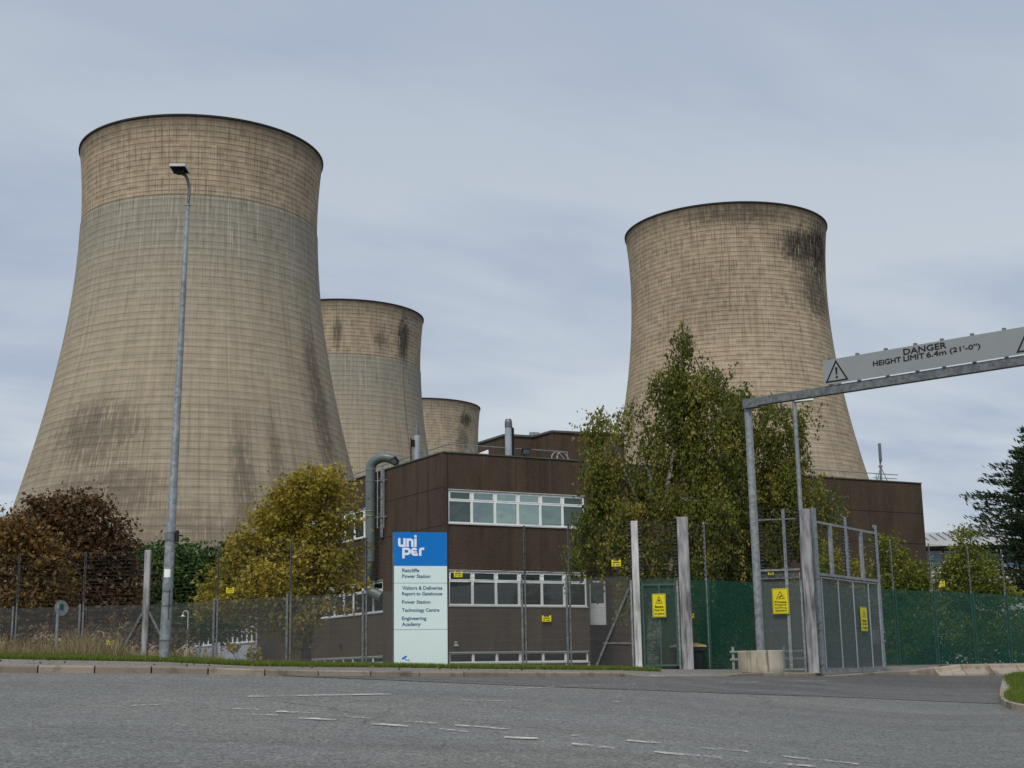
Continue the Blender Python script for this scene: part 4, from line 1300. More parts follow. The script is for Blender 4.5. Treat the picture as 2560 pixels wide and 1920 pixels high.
# second lamp behind the gate
Y2 = 41.0
l2 = P(2003, 1300, Y2); l2.z = H(l2.x, Y2) - .05
lamp2 = thing('street_lamp', 'shorter grey lamp column with white flat lantern rising behind the gate post', 'street lamp', l2)
z2 = zat(l2.x, Y2, 1006)
b = MB(); b.tube([l2, (l2.x, Y2, l2.z + 1.3), (l2.x, Y2, l2.z + 1.32), (l2.x, Y2, z2 + .02)], [.10, .10, .075, .062], 14); b.build('column', 'galv', lamp2, True)
b = MB(); b.prism([(l2.x - .02, Y2 - .16, z2), (l2.x + .56, Y2 - .12, z2 + .05), (l2.x + .56, Y2 + .14, z2 + .05), (l2.x - .02, Y2 + .16, z2)], (-.06, 0, .12)); b.build('lantern', 'white_paint', lamp2)

# round sign seen from behind
Yr = 27.6; rb = P(141, 1600, Yr); rb.z = H(rb.x, Yr) - .1
rs = thing('road_sign', 'small round road sign seen from behind on a grey post in the weeds', 'road sign', rb)
zc2 = zat(rb.x, Yr, 1520)
b = MB(); b.tube([rb, (rb.x, Yr, zc2 + .1)], .030, 12); b.build('post', 'galv', rs, True)
nn = Vector((.77, -.64, 0)).normalized(); tt = Vector((.64, .77, 0)).normalized(); cc = Vector((rb.x + .05, Yr + .05, zc2))
b = MB(); b.prism([cc + tt * .15 * math.cos(a) + Z3 * .15 * math.sin(a) for a in [2 * math.pi * k / 32 for k in range(32)]], nn * .012); b.build('disc', 'galv', rs)
b = MB(); b.box(cc + nn * .02 + Z3 * .02, (.07, .012, .11), (tt, nn, Z3)); b.build('clip', 'green_post', rs)
# swan neck lamp
Yq = 60.0
q = P(470, 1545, Yq)
b = MB(); zq = lambda py: zat(q.x, Yq, py)
qq = Vector((q.x, Yq, H(q.x, Yq)))
sw = thing('swan_neck_lamp', 'small white swan neck lamp on a thin pole beyond the mesh fence', 'lamp', qq)
b.tube([qq, (q.x, Yq, zq(1535))] + [(q.x - .11 + .11 * math.cos(R(a)), Yq, zq(1535) + .14 * math.sin(R(a))) for a in range(30, 181, 30)] + [(q.x - .22, Yq, zq(1538))], .022, 8); b.build('pole', 'off_white', sw, True)
b = MB(); b.tube([(q.x - .22, Yq, zq(1537)), (q.x - .22, Yq, zq(1541))], [.03, .10], 14); b.build('lamp_shade', 'white_paint', sw, True)

# ------------------------------------------------------------------ height-limit gantry
Yg = 34.0
gb = P(1902, 1640, Yg); gz = H(gb.x, Yg); 
ring = thing('concrete_ring', 'round stained concrete ring protecting the foot of the gantry post', 'planter', (gb.x, Yg, gz))
rt_ = zat(gb.x, Yg - .5, 1626)
b = MB(); vs = []; n = 48; rr = .545
for i in range(n):
    a = 2 * math.pi * i / n; c, s_ = math.cos(a), math.sin(a)
    for r, z in ((rr, gz - .1), (rr, rt_ - .015), (rr - .015, rt_), (rr - .09, rt_), (rr - .10, rt_ - .01), (rr - .10, rt_ - .12)):
        vs.append((gb.x + r * c, Yg + r * s_, z))
b.add(vs, [(i * 6 + j, ((i + 1) % n) * 6 + j, ((i + 1) % n) * 6 + j + 1, i * 6 + j + 1) for i in range(n) for j in range(5)])
b.build('ring', 'planter', ring, True)
b = MB(); b.cyl((gb.x, Yg, gz), rr - .1, rt_ - .1 - gz, 32); b.build('fill', 'ground', ring)
zbm = P(1861, 1009.5, Yg).z
FB0 = P(1861, 1009.5, Yg); be = at_z(2560, 901.5, zbm)
angB = math.atan2(be.x - FB0.x, be.y - FB0.y)
FB = Face(FB0, angB)
gan = thing('height_gantry', 'grey steel height-limit gantry with danger board spanning the site entrance', 'gantry', (gb.x, Yg, gz))
tp = FB.at(1872, 1020)[0] + .1
b = MB(); pb = FB.p(tp, 0, 0); b.tube([(gb.x, Yg, gz), (gb.x, Yg, zbm - .10)], .095, 24); b.build('post', 'galv', gan, True)
Lb = 12.5
b = MB(); FB.box(b, 0, Lb, zbm - .10, zbm + .10, .09, -.09); b.build('beam', 'galv_dark', gan)  # shade of the beam's underside put into the darker steel colour
b = MB(); FB.box(b, gb.x * 0 + .02, .42, zbm - .135, zbm - .102, .12, -.12); b.build('beam_bracket', 'galv_dark', gan)
p2 = FB.p(Lb - .3, 0, 0); b = MB(); b.tube([(p2.x, p2.y, H(p2.x, p2.y) - .1), (p2.x, p2.y, zbm - .10)], .095, 24); b.build('post', 'galv', gan, True)
FBo = Face(FB.p(0, 0, .13), angB)
tb0 = FBo.at(2058, 930)[0]; zt0 = FBo.at(2057.5, 902)[1]; zb0 = FBo.at(2061, 963)[1]
tc = FBo.at(2320, 880)[0]; tb1 = tc + (tc - tb0)
b = MB(); FBo.box(b, tb0, tb1, zb0, zt0, 0, -.01); board = b.build('board', 'board_grey', gan)
for px in (2071, 2142, 2214, 2289, 2356.6, 2433.5, 2515, 2575):
    t = FBo.at(px, 900)[0]
    b = MB(); FBo.box(b, t - .035, t + .035, zbm + .10, zt0 + .055, -.012, -.09); b.build('board_bracket', 'galv_dark', gan)
Hb = zt0 - zb0
def bz(fr): return zt0 - fr * Hb
def btext(s, pxa, pxb, f0, f1):
    ta = FBo.at(pxa, 905)[0]; tb = FBo.at(pxb, 885)[0]
    o = text(s, FBo.p(ta, bz(f1), .004), FBo.D, Z3, tb - ta - .012, (f1 - f0) * Hb, 'lettering', 'sign_black', board, .0)
    me = o.data; n0 = len(me.vertices); vs = [v.co.copy() for v in me.vertices]; fs = [tuple(p.vertices) for p in me.polygons]
    V = list(vs); Fc = list(fs)
    for k, (dx, dz) in enumerate(((.006, .006), (.012, 0.0), (.006, -.006))):
        off = len(V); V += [v + FBo.D * dx + Z3 * dz + FBo.N * .0004 * (k + 1) for v in vs]; Fc += [tuple(i + off for i in f) for f in fs]
    me.clear_geometry(); me.from_pydata([tuple(v) for v in V], [], Fc); me.update()
btext('DANGER', 2260, 2368, .08, .31)
btext('HEIGHT', 2182, 2252, .36, .56)
btext('LIMIT', 2259, 2311, .36, .56)
btext('6.4m', 2317, 2366.5, .36, .56)
btext("(21'-0'')", 2376, 2453, .34, .58)
def warn_tri(face, tc_, zlo, zhi, halfw, th, name, parent, out=.004, sym='!'):
    b = MB()
    o = [face.p(tc_ - halfw, zlo, out), face.p(tc_ + halfw, zlo, out), face.p(tc_, zhi, out)]
    c = (o[0] + o[1] + o[2]) / 3
    i_ = [c + (p - c) * (1 - th) for p in o]
    b.add(o + i_, [(0, 1, 4, 3), (1, 2, 5, 4), (2, 0, 3, 5)])
    hh = zhi - zlo
    if sym == '!':
        b.poly([face.p(tc_ - .06 * hh, zlo + .70 * hh - .05 * hh, out), face.p(tc_ - .03 * hh, zlo + .30 * hh, out), face.p(tc_ + .03 * hh, zlo + .30 * hh, out), face.p(tc_ + .06 * hh, zlo + .65 * hh, out)])
        b.poly([face.p(tc_ + .06 * hh * math.cos(a), zlo + .2 * hh + .06 * hh * math.sin(a), out) for a in [2 * math.pi * k / 12 for k in range(12)]])
    elif sym == 'cctv':
        b.poly([face.p(tc_ - .22 * hh, zlo + .22 * hh, out), face.p(tc_ + .16 * hh, zlo + .50 * hh, out), face.p(tc_ + .24 * hh, zlo + .38 * hh, out), face.p(tc_ - .12 * hh, zlo + .12 * hh, out)][::-1])
    else:
        b.poly([face.p(tc_ + x * hh, zlo + y * hh, out) for x, y in ((-.16, .30), (-.03, .62), (.03, .50), (.17, .44), (.10, .34), (.07, .16), (-.04, .16), (-.03, .30))])
    return b.build(name, 'sign_black', parent)
for tcn in (FBo.at(2091.5, 935)[0], tb1 - (FBo.at(2091.5, 935)[0] - tb0)):
    warn_tri(FBo, tcn, bz(.93), bz(.04), .30, .22, 'warning_triangle', board)

# ------------------------------------------------------------------ fences and gates
def plate(px0, px1, py0, py1, Y, label, face=None):
    a, c = P(px0, (py0 + py1) / 2, Y), P(px1, (py0 + py1) / 2, Y)
    z1, z0 = P(px0, py0, Y).z, P(px0, py1, Y).z
    w, h = c.x - a.x, z1 - z0; x0 = a.x; y = Y
    t = thing('fence_warning_plate', label, 'warning sign', ((a.x + c.x) / 2, Y, z0), 'yellow plates wired to the electric fence')
    b = MB(); e = .22 * h
    b.prism([(x0, y, z0), (x0 + w, y, z0), (x0 + w, y, z1), (x0 + w * .82, y, z1), (x0 + w * .76, y, z1 - e), (x0 + w * .24, y, z1 - e), (x0 + w * .18, y, z1), (x0, y, z1)], (0, .012, 0))
    pl = b.build('plate', 'yellow', t)
    b = MB()
    b.add([(x0 + w * .12, y - .003, z0 + h * .5), (x0 + w * .88, y - .003, z0 + h * .5), (x0 + w * .88, y - .003, z0 + h * .64), (x0 + w * .12, y - .003, z0 + h * .64)], [(0, 1, 2, 3)])
    b.add([(x0 + w * .10, y - .003, z0 + h * .10), (x0 + w * .22, y - .003, z0 + h * .12), (x0 + w * .36, y - .003, z0 + h * .36), (x0 + w * .20, y - .003, z0 + h * .32)], [(0, 1, 2, 3)])
    b.add([(x0 + w * .45, y - .003, z0 + h * .16), (x0 + w * .88, y - .003, z0 + h * .16), (x0 + w * .88, y - .003, z0 + h * .28), (x0 + w * .45, y - .003, z0 + h * .28)], [(0, 1, 2, 3)])
    b.build('marking', 'sign_black', pl)
    return t

def ins_strip(b, base, z0, z1, step, dirv, r=.022):
    """row of insulators sticking out of a post"""
    z = z0
    dv_ = Vector(dirv)
    b.box(Vector((base.x, base.y, (z0 + z1) / 2)) + dv_ * .006, (.014, .014, z1 - z0 + .02))
    while z < z1:
        p = Vector((base.x, base.y, z)); b.tube([p, p + dv_ * .04, p + dv_ * .10], [r * .8, r * 1.35, r], 6); z += step * 1.25

# grey perimeter fence
gf_posts = [(-330, 38.0), (-150, 38.0), (36, 38.0), (203, 38.0), (364, 38.0), (539, 37.9), (722, 37.7), (912, 37.5), (1110, 37.4), (1311, 37.2), (1423, 37.1), (1586, 37.0)]
def fpt(px, Y):
    X = P(px, 1560, Y).x; return Vector((X, Y, H(X, Y)))
gf = thing('security_fence', 'grey weldmesh perimeter fence topped by electric wires along the left of the site', 'fence', fpt(540, 37.9))
pts = [fpt(*q) for q in gf_posts]
topz = {}
ztop = [p.z + 2.40 for p in pts]
pole = [p.z + 3.86 for p in pts]
for i, p in enumerate(pts):
    if i == 11: continue
    b = MB(); 
    wide = (i == 4)
    if wide:
        b.bbox(p + Vector((0, 0, (pole[i] - p.z) / 2 - .1)), (.16, .16, pole[i] - p.z + .2), None, .015)
        ob1 = b.build('corner_post', 'grey_post', gf)
        b = MB(); ins_strip(b, p + Vector((-.08, 0, 0)), ztop[i] + .5, pole[i] - .03, .11, Vector((-1, 0, 0))); b.build('insulator_strip', 'black', ob1, True)
        for sgn in (-1, 1):
            b = MB(); b.bar(p + Vector((sgn * .08, 0, 2.2)), p + Vector((sgn * 1.25, .1, 0)), .06); b.build('brace', 'galv_dark', gf)
        continue
    b.bbox(p + Vector((-.05, 0, 1.2)), (.06, .06, 2.5), None, .008); b.build('post', 'galv_dark', gf)
    b = MB(); b.bbox(p + Vector((.035, .02, (pole[i] - p.z) / 2)), (.05, .03, pole[i] - p.z), None, .006); b.build('electric_pole', 'galv_dark', gf)
    b = MB(); ins_strip(b, p + Vector((.035, .0, 0)), ztop[i] + .15, pole[i], .12, Vector((0, -1, 0)), .009); b.build('insulator_strip', 'black', gf, True)
b = MB()
for i in range(len(pts) - 1):
    a, c = pts[i], pts[i + 1]
    b.add([a + Vector((0, .04, -.1)), c + Vector((0, .04, -.1)), Vector((c.x, c.y + .04, ztop[i + 1])), Vector((a.x, a.y + .04, ztop[i]))], [(0, 1, 2, 3)])
b.build('mesh_panel', 'mesh_grey', gf)
def wires(pts, z0, z1, n, name, parent, r=.0045, dy=-.02):
    b = MB()
    for k in range(n):
        f = k / (n - 1)
        for i in range(len(pts) - 1):
            a = Vector((pts[i].x, pts[i].y + dy, z0[i] + (z1[i] - z0[i]) * f)); c = Vector((pts[i + 1].x, pts[i + 1].y + dy, z0[i + 1] + (z1[i + 1] - z0[i + 1]) * f))
            b.tube([a, c], r, 3, False)
    return b.build(name, 'wire', parent)
wires(pts, [z + .08 for z in ztop], [z - .03 for z in pole], 14, 'wire_strands', gf)
# diagonal brace near the white post
b = MB(); pw = pts[-1]; q0 = fpt(1484, 37.1)
b.bar(Vector((pw.x - .12, pw.y, zat(pw.x - .12, 37, 1470))), Vector((q0.x, 37.1, q0.z)), .06); 
b.bar(Vector((P(1508, 1608, 37.1).x, 37.1, zat(P(1508, 1608, 37.1).x, 37.1, 1608))), Vector((pw.x, 37.0, zat(pw.x, 37, 1608))), .04)
b.build('brace', 'galv_dark', gf)

def post_thing(name, label, pxb, pyb, pyt, Y, w, m, d=None, strips=(), cat='post'):
    p = P(pxb, pyb, Y); p.z = H(p.x, Y) - .03; zt = zat(p.x, Y, pyt)
    t = thing(name, label, cat, p)
    b = MB(); b.bbox((p.x, Y, (p.z + zt) / 2), (w, d or w, zt - p.z), None, .012); b.build('post', m, t)
    for sgn, za, zb_ in strips:
        b = MB(); ins_strip(b, Vector((p.x + sgn * w / 2, Y - .03, 0)), zat(p.x, Y, zb_), zat(p.x, Y, za), .075, Vector((sgn, 0, 0))); b.build('insulator_strip', 'black', t, True)
    b = MB(); b.bbox((p.x - w / 2 - .05, Y - .02, (p.z + zat(p.x, Y, 1450)) / 2), (.05, .05, zat(p.x, Y, 1450) - p.z), None, .006); b.build('stile', 'galv', t)
    return t, p
wp, wpp = post_thing('gate_post', 'whitewashed timber gate post standing on the end of the grass', 1597, 1667, 1303, 37.0, .18, 'white_post', None, [(-1, 1305, 1350), (1, 1305, 1440), (-1, 1355, 1440)])
gp, gpp = post_thing('gate_post', 'broad weathered grey timber gate post in front of the grit bin', 1720, 1672, 1293, 37.0, .29, 'grey_post', .2, [(-1, 1295, 1440)])
bp_, bpp = post_thing('gate_post', 'grey timber post streaked white at the hinge side of the tall gates', 2033, 1680, 1273, 35.6, .27, 'grey_post', .22, [(-1, 1275, 1330)])

def big_sign(name, label, face, px0, px1, py0, py1, lines, sym, out=.05):
    cy = (py0 + py1) / 2
    t0 = face.at(px0, cy)[0]; t1 = face.at(px1, cy)[0]; z1 = face.at((px0 + px1) / 2, py0)[1]; z0 = face.at((px0 + px1) / 2, py1)[1]
    w, h = t1 - t0, z1 - z0
    c = face.p((t0 + t1) / 2, z0, out)
    t = thing(name, label, 'warning sign', c)
    b = MB(); face.box(b, t0, t1, z0, z1, out, out - .012); pl = b.build('plate', 'yellow', t)
    b = MB(); e = .012
    for (a0, a1, c0, c1) in ((t0 + e, t1 - e, z0 + e, z0 + e + .008), (t0 + e, t1 - e, z1 - e - .008, z1 - e), (t0 + e, t0 + e + .008, z0 + e + .008, z1 - e - .008), (t1 - e - .008, t1 - e, z0 + e + .008, z1 - e - .008)):
        face.box(b, a0, a1, c0, c1, out + .002, out + .0005)
    b.build('border', 'sign_black', pl)
    warn_tri(face, (t0 + t1) / 2, z0 + h * .58, z0 + h * .90, w * .27, .20, 'pictogram', pl, out + .003, sym)
    n = len(lines); lh = .46 * h / n
    for k, s in enumerate(lines):
        ww = min(w * .74, w * .105 * len(s)); zz = z0 + h * .52 - (k + 1) * lh + lh * .12
        text(s, face.p((t0 + t1) / 2 - ww / 2, zz, out + .003), face.D, Z3, ww, lh * .78, 'lettering', 'sign_black', pl, .03)
    return t

# pedestrian gate between the white and the broad grey post
pg = thing('pedestrian_gate', 'narrow mesh gate between white and broad grey timber posts', 'gate', (wpp.x + .2, 37.05, wpp.z))
FP_ = Face((wpp.x, 37.06), R(90))
ga, gz_ = FP_.at(1606, 1550)[0], 0; gb2 = FP_.at(1694, 1550)[0]
zt1 = zat(wpp.x + .5, 37.06, 1445); zt2 = zat(wpp.x + .5, 37.06, 1461); zg = H(wpp.x + .5, 37) + .06
b = MB(); FP_.box(b, ga, ga + .05, zg, zt1, .0, -.05); FP_.box(b, gb2 - .05, gb2, zg, zt1, 0, -.05)
FP_.box(b, ga + .05, gb2 - .05, zt2 - .03, zt2 + .02, 0, -.05); FP_.box(b, ga + .05, gb2 - .05, zg, zg + .05, 0, -.05); FP_.box(b, (ga + gb2) / 2 - .02, (ga + gb2) / 2 + .02, zg + .05, zt2 - .03, 0, -.04)
b.build('gate_frame', 'gate_green', pg)
b = MB(); b.poly([FP_.p(ga, zg, -.055), FP_.p(gb2, zg, -.055), FP_.p(gb2, zt1, -.055), FP_.p(ga, zt1, -.055)]); b.build('mesh_panel', 'mesh_greygreen', pg)
big_sign('dog_patrol_sign', 'yellow dog patrol warning sign on the narrow gate left of the broad grey post', FP_, 1630.5, 1664, 1484.5, 1543, ['Beware', 'Dog Unit', 'on patrol'], 'dog')
wb_ = MB()
we = thing('electric_fence', 'electric wires strung above the narrow gate between the white and the broad post', 'fence', (wpp.x + .1, 37, zt1))
for k in range(16):
    z = zt1 + .06 + k * .095; wb_.tube([(wpp.x, 37.0, z), (gpp.x, 37.0, z)], .0045, 3, False)
wb_.build('wire_strands', 'wire', we)

# tall fixed panel between gantry post and gate post
FA = Face(P(1911, 1660, 36.0), math.atan2(P(2010, 1660, 35.75).x - P(1911, 1660, 36.0).x, -.25))
pa = thing('fixed_gate', 'tall fixed steel and mesh panel between the gantry post and the streaked gate post', 'gate', tuple(FA.p(0, H(FA.O.x, 36.0))))
def fbar(face, b, pxa, pya, pxb, pyb, w, dpt=.05, out=0.0):
    ta, za = face.at(pxa, pya); tb, zb2 = face.at(pxb, pyb)
    b.bar(face.p(ta, za, out - dpt / 2), face.p(tb, zb2, out - dpt / 2), w, dpt, face.N)
def vbar(face, b, pxm, pym, pyt, pyb, w, dpt=.05, out=0.0, zmin=None):
    t = face.at(pxm, pym)[0]; p = face.p(t, 0)
    zt = zat(p.x, p.y, pyt); z0 = zat(p.x, p.y, pyb)
    face.box(b, t - w / 2, t + w / 2, z0, zt, out, out - dpt)
    return t, z0, zt
def upright(face, parent, *a, name='stile', m='galv', strips=(), **k):
    b = MB(); t, z0, zt = vbar(face, b, *a, **k); o = b.build(name, m, parent)
    w = a[4]
    for sgn, f0, f1 in strips:
        p = face.p(t + sgn * w / 2, 0, -.02)
        b = MB(); ins_strip(b, p, z0 + (zt - z0) * f0, z0 + (zt - z0) * f1, .072, face.D * sgn, .02); b.build('insulator_strip', 'black', o, True)
    return t, z0, zt
lS = upright(FA, pa, 1911, 1660, 1268, 1675, .055, strips=[(1, .62, .99)])
upright(FA, pa, 1975, 1600, 1272, 1675, .08, strips=[(1, .62, .99)])
upright(FA, pa, 2006, 1560, 1430, 1675, .03, name='stile')
zA0 = FA.at(1905, 1675)[1]
tA0, tA1 = lS[0], FA.at(2012, 1640)[0]
def hrail(face, parent, t0, t1, z, h, name='rail', m='galv', dpt=.05, out=.002):
    b = MB(); face.box(b, t0, t1, z - h / 2, z + h / 2, out, out - dpt); return b.build(name, m, parent)
zr_ = [FA.at(1940, y)[1] for y in (1298, 1425, 1446, 1674)]
hrail(FA, pa, tA0 + .028, tA1, zr_[0], .035); hrail(FA, pa, tA0 + .028, tA1, zr_[1], .05); hrail(FA, pa, tA0 + .028, tA1, zr_[2], .03, m='galv_dark'); hrail(FA, pa, tA0 + .028, tA1, zr_[3], .03)
b = MB(); b.poly([FA.p(tA0, zr_[3], -.055), FA.p(tA1, zr_[3], -.055), FA.p(tA1, zr_[1], -.055), FA.p(tA0, zr_[1], -.055)]); b.build('mesh_panel', 'mesh_gate', pa)
b = MB()
for k in range(18):
    z = zr_[1] + .06 + k * (zat(FA.O.x, 36, 1270) - zr_[1] - .1) / 17
    b.tube([FA.p(tA0, z, .03), FA.p(tA1, z, .03)], .0045, 3, False)
b.build('wire_strands', 'wire', pa)
big_sign('cctv_sign', 'yellow private property camera warning sign on the tall fixed gate panel', FA, 1931.5, 1972, 1471, 1535, ['Private', 'Property', 'CCTV in', 'operation'], 'cctv')

# tall swing gate
h0, h1 = P(2061, 1681, 36.1), P(2217, 1681, 39.7)
FG = Face(h0, math.atan2(h1.x - h0.x, h1.y - h0.y))
sg = thing('swing_gate', 'tall galvanised mesh gate leaf standing half open at the site entrance', 'gate', tuple(h0))
tg0, zgb, zgt = upright(FG, sg, 2048, 1480, 1270, 1682, .21, strips=[(1, .88, .995)])
tg2, _, zg2 = upright(FG, sg, 2200, 1480, 1313, 1682, .19, strips=[(1, .84, .995), (-1, .62, .99)])
zmid = [FG.at(2051, 1432)[1], FG.at(2200, 1456)[1]]; zm2 = sum(zmid) / 2
ztp = (FG.at(2047, 1301)[1] + FG.at(2186, 1337)[1]) / 2
tm = FG.at(2121, 1430)[0]
def up2(t, z0, zt, w, name, strips=()):
    b = MB(); FG.box(b, t - w / 2, t + w / 2, z0, zt, 0, -.06); o = b.build(name, 'galv', sg)
    for sgn in strips:
        b = MB(); ins_strip(b, FG.p(t + sgn * w / 2, 0, -.02), z0 + .03, zt - .02, .072, FG.D * sgn, .02); b.build('insulator_strip', 'black', o, True)
up2(tm, zm2 + .03, zat(FG.p(tm, 0).x, FG.p(tm, 0).y, 1292), .19, 'stile', (-1, 1))
for px, py in ((2080, 1375), (2157, 1390)):
    up2(FG.at(px, py)[0], zm2 + .03, ztp - .03, .15, 'stile')
ta_, tb_ = tg0 + .105, tg2 - .095
hrail(FG, sg, ta_, tb_, ztp, .06, dpt=.07); hrail(FG, sg, ta_, tb_, zm2, .07, dpt=.07); zbt = (FG.at(2072, 1675)[1] + FG.at(2222, 1678)[1]) / 2
hrail(FG, sg, ta_, tb_, zbt, .07, dpt=.07)
hrail(FG, sg, ta_, tb_, zm2 - .085, .03, dpt=.03, name='mesh_edge'); hrail(FG, sg, ta_, tb_, zbt + .06, .03, dpt=.03, name='mesh_edge')
for px, py in ((2060, 1550), (2102, 1560), (2139, 1560), (2177, 1560), (2209, 1560)):
    t = max(ta_ + .015, min(tb_ - .015, FG.at(px, py)[0])); b = MB(); FG.box(b, t - .014, t + .014, zbt + .076, zm2 - .101, .004, -.02); b.build('mesh_edge', 'flue', sg)
b = MB(); b.poly([FG.p(ta_, zbt, -.03), FG.p(tb_, zbt, -.03), FG.p(tb_, zm2, -.03), FG.p(ta_, zm2, -.03)]); b.build('mesh_panel', 'mesh_gate', sg)
tl = FG.at(2208, 1590)[0]; zl = [FG.at(2208, y)[1] for y in (1605, 1578)]
b = MB(); FG.box(b, tl - .52, tl - .09, zl[0] - .05, zl[1] + .03, -.035, -.12); FG.box(b, tl - .08, tl + .08, zl[0], zl[1], .04, .005); lk_ = b.build('lock_box', 'galv', sg)
b = MB(); FG.box(b, tl - .05, tl + .04, zl[0] + .05, zl[1] - .05, .05, .041); b.build('lock_handle', 'black', lk_)
big_sign('dog_patrol_sign', 'yellow dog patrol warning sign fixed to the tall swing gate beside its lock', FG, 2150.5, 2166, 1518, 1578, ['Beware', 'Dog Unit', 'on patrol'], 'dog', .03)
# hinge gear between post and gate
b = MB()
for py in (1447, 1557, 1575, 1662):
    z = zat(h0.x, 36.1, py); b.bar(Vector((bpp.x + .05, 35.75, z)), FG.p(tg0, z, 0), .045)
b.bar(Vector((bpp.x + .22, 35.9, zat(h0.x, 36, 1680))), Vector((bpp.x + .22, 35.9, zat(h0.x, 36, 1280))), .05)
b.build('hinge', 'galv_dark', sg)

# green mesh fence behind
gn = [(1602, 38.5), (1712, 38.6), (1774, 38.8), (1885, 39.6), (2040, 41.8), (2137, 43.2), (2243, 45.2), (2340, 47.0), (2437, 48.8), (2522, 50.4), (2640, 52.4), (2800, 55), (3050, 58.5), (3300, 62)]
gnp = [fpt(*q) for q in gn]
gf2 = thing('security_fence', 'green weldmesh perimeter fence topped by electric wires on the right of the site', 'fence', gnp[5])
b = MB()
for i in range(len(gnp) - 1):
    a, c = gnp[i], gnp[i + 1]
    b.add([a - Z3 * .1, c - Z3 * .1, c + Z3 * 2.4, a + Z3 * 2.4], [(0, 1, 2, 3)])
b.build('mesh_panel', 'mesh_green', gf2)
for i, p in enumerate(gnp):
    if i in (0, 1, 3): continue
    b = MB(); b.bbox(p + Vector((0, -.05, 1.2)), (.045, .045, 2.5), None, .006); b.build('post', 'green_post', gf2)
for i, p in enumerate(gnp):
    if i in (1, 3): continue
    b = MB(); b.bbox(p + Vector((-.05, .0, 2.0)), (.05, .03, 4.0), None, .006); po = b.build('electric_pole', 'galv', gf2)
    b = MB(); ins_strip(b, p + Vector((-.05, -.01, 0)), p.z + 2.5, p.z + 3.95, .12, Vector((-.8, -.6, 0)), .009); b.build('insulator_strip', 'black', po, True)
wires(gnp, [p.z + 2.5 for p in gnp], [p.z + 3.95 for p in gnp], 14, 'wire_strands', gf2)

plate(565.5, 584.5, 1468.5, 1483, 37.8, 'yellow plate on the wires in front of the yellow tree')
plate(267, 285.5, 1601, 1613, 37.95, 'yellow plate low on the mesh above the dry grass at left')
plate(1135, 1156, 1428, 1443, 37.3, 'yellow plate over the left end of the lower window strip')
plate(1355, 1378, 1539, 1554, 37.1, 'yellow plate on the mesh against the brown wall below the windows')
plate(1529, 1552, 1399, 1416, 36.98, 'yellow plate on the wires left of the whitewashed post')
plate(1728, 1735, 1533, 1545, 38.55, 'narrow yellow plate on green mesh just right of the broad grey post')
plate(2351, 2362, 1452, 1466, 46.95, 'yellow plate above the green mesh fence at far right')
plate(1920, 1934, 1431, 1437, 35.9, 'tiny yellow plate at the top of the fixed gate panel')
plate(2021, 2026, 1346, 1357, 36.3, 'tiny yellow plate between the streaked post and the swing gate')

# grit bin
Yb = 38.3
b0 = P(1676, 1640, Yb); b1 = P(1764, 1640, Yb); zg = H(b0.x + .5, Yb); xc = (b0.x + b1.x) / 2; w = b1.x - b0.x
gb_ = thing('grit_bin', 'dark grit bin with tan lid standing behind the broad grey post', 'bin', (xc, Yb, zg))
zt = zat(xc, Yb, 1622)
b = MB(); 
b.add([(xc + sx_ * w * (.40 if z else .33), Yb + sy_ * (.30 if z else .24), (zt if z else zg)) for z in (0, 1) for sx_, sy_ in ((-1, -1), (1, -1), (1, 1), (-1, 1))],
      [(3, 2, 1, 0), (4, 5, 6, 7), (0, 1, 5, 4), (1, 2, 6, 5), (2, 3, 7, 6), (3, 0, 4, 7)])
b.bbox((xc, Yb, zt - .02), (w * .96, .66, .12), None, .02)
b.build('body', 'bin', gb_)
b = MB(); zl_ = zat(xc, Yb, 1610)
b.prism([(xc - w * .5, Yb - .35, zt + .04), (xc + w * .5, Yb - .35, zt + .04), (xc + w * .47, Yb - .33, zt + .09), (xc + w * .2, Yb - .33, zl_ + .02), (xc - w * .2, Yb - .33, zl_ + .02), (xc - w * .47, Yb - .33, zt + .09)], (0, .68, 0))
b.build('lid', 'bin_lid', gb_)
# white barrier
Yw = 41.5
wbx = thing('barrier_rail', 'low white tubular barrier behind the concrete ring', 'barrier', (P(1832, 1650, Yw).x, Yw, H(P(1832, 1650, Yw).x, Yw)))
xa, xb_ = P(1829, 1650, Yw).x, P(2020, 1650, Yw).x
for k in range(4):
    x = xa + (xb_ - xa) * k / 3 + .05; b = MB(); b.bbox((x, Yw, H(x, Yw) + .30), (.07, .05, .66), None, .01); b.build('post', 'white_paint', wbx)
for py in (1630, 1649):
    b = MB(); z = zat(xa, Yw, py); b.bbox(((xa + xb_) / 2, Yw - .04, z), (xb_ - xa + .1, .03, .06), None, .008); b.build('rail', 'white_paint', wbx)

# ------------------------------------------------------------------ vegetation
def shade_tint(pts, t): return t

broad_tree('maple_tree', 'rounded tree with yellowing leaves left of the brown office and its duct', (765, 1640), 47.0,
  [(800, 1200, 70, 42), (760, 1235, 85, 50), (845, 1235, 40, 45), (715, 1275, 70, 55), (850, 1300, 52, 60, 0, .55), (780, 1320, 80, 60), (665, 1325, 60, 55, .5), (700, 1390, 90, 70), (610, 1370, 50, 45), (790, 1395, 75, 60, -.5, .8), (875, 1385, 50, 50, 0, .45),
   (600, 1430, 75, 60), (690, 1460, 90, 60, -1), (545, 1470, 50, 50), (790, 1465, 80, 55, 0, .9), (880, 1440, 42, 45, 0, .4), (620, 1495, 95, 38, -1), (515, 1515, 30, 28), (560, 1525, 50, 25, 0, .6), (740, 1530, 85, 48, -1, .8), (840, 1510, 40, 30, 0, .35), (745, 1590, 50, 40, 0, .6), (660, 1560, 50, 30, 0, .5)],
  44, .13, 'leaf_yellow', 'bark', .2, .20, 21, shell=.25)
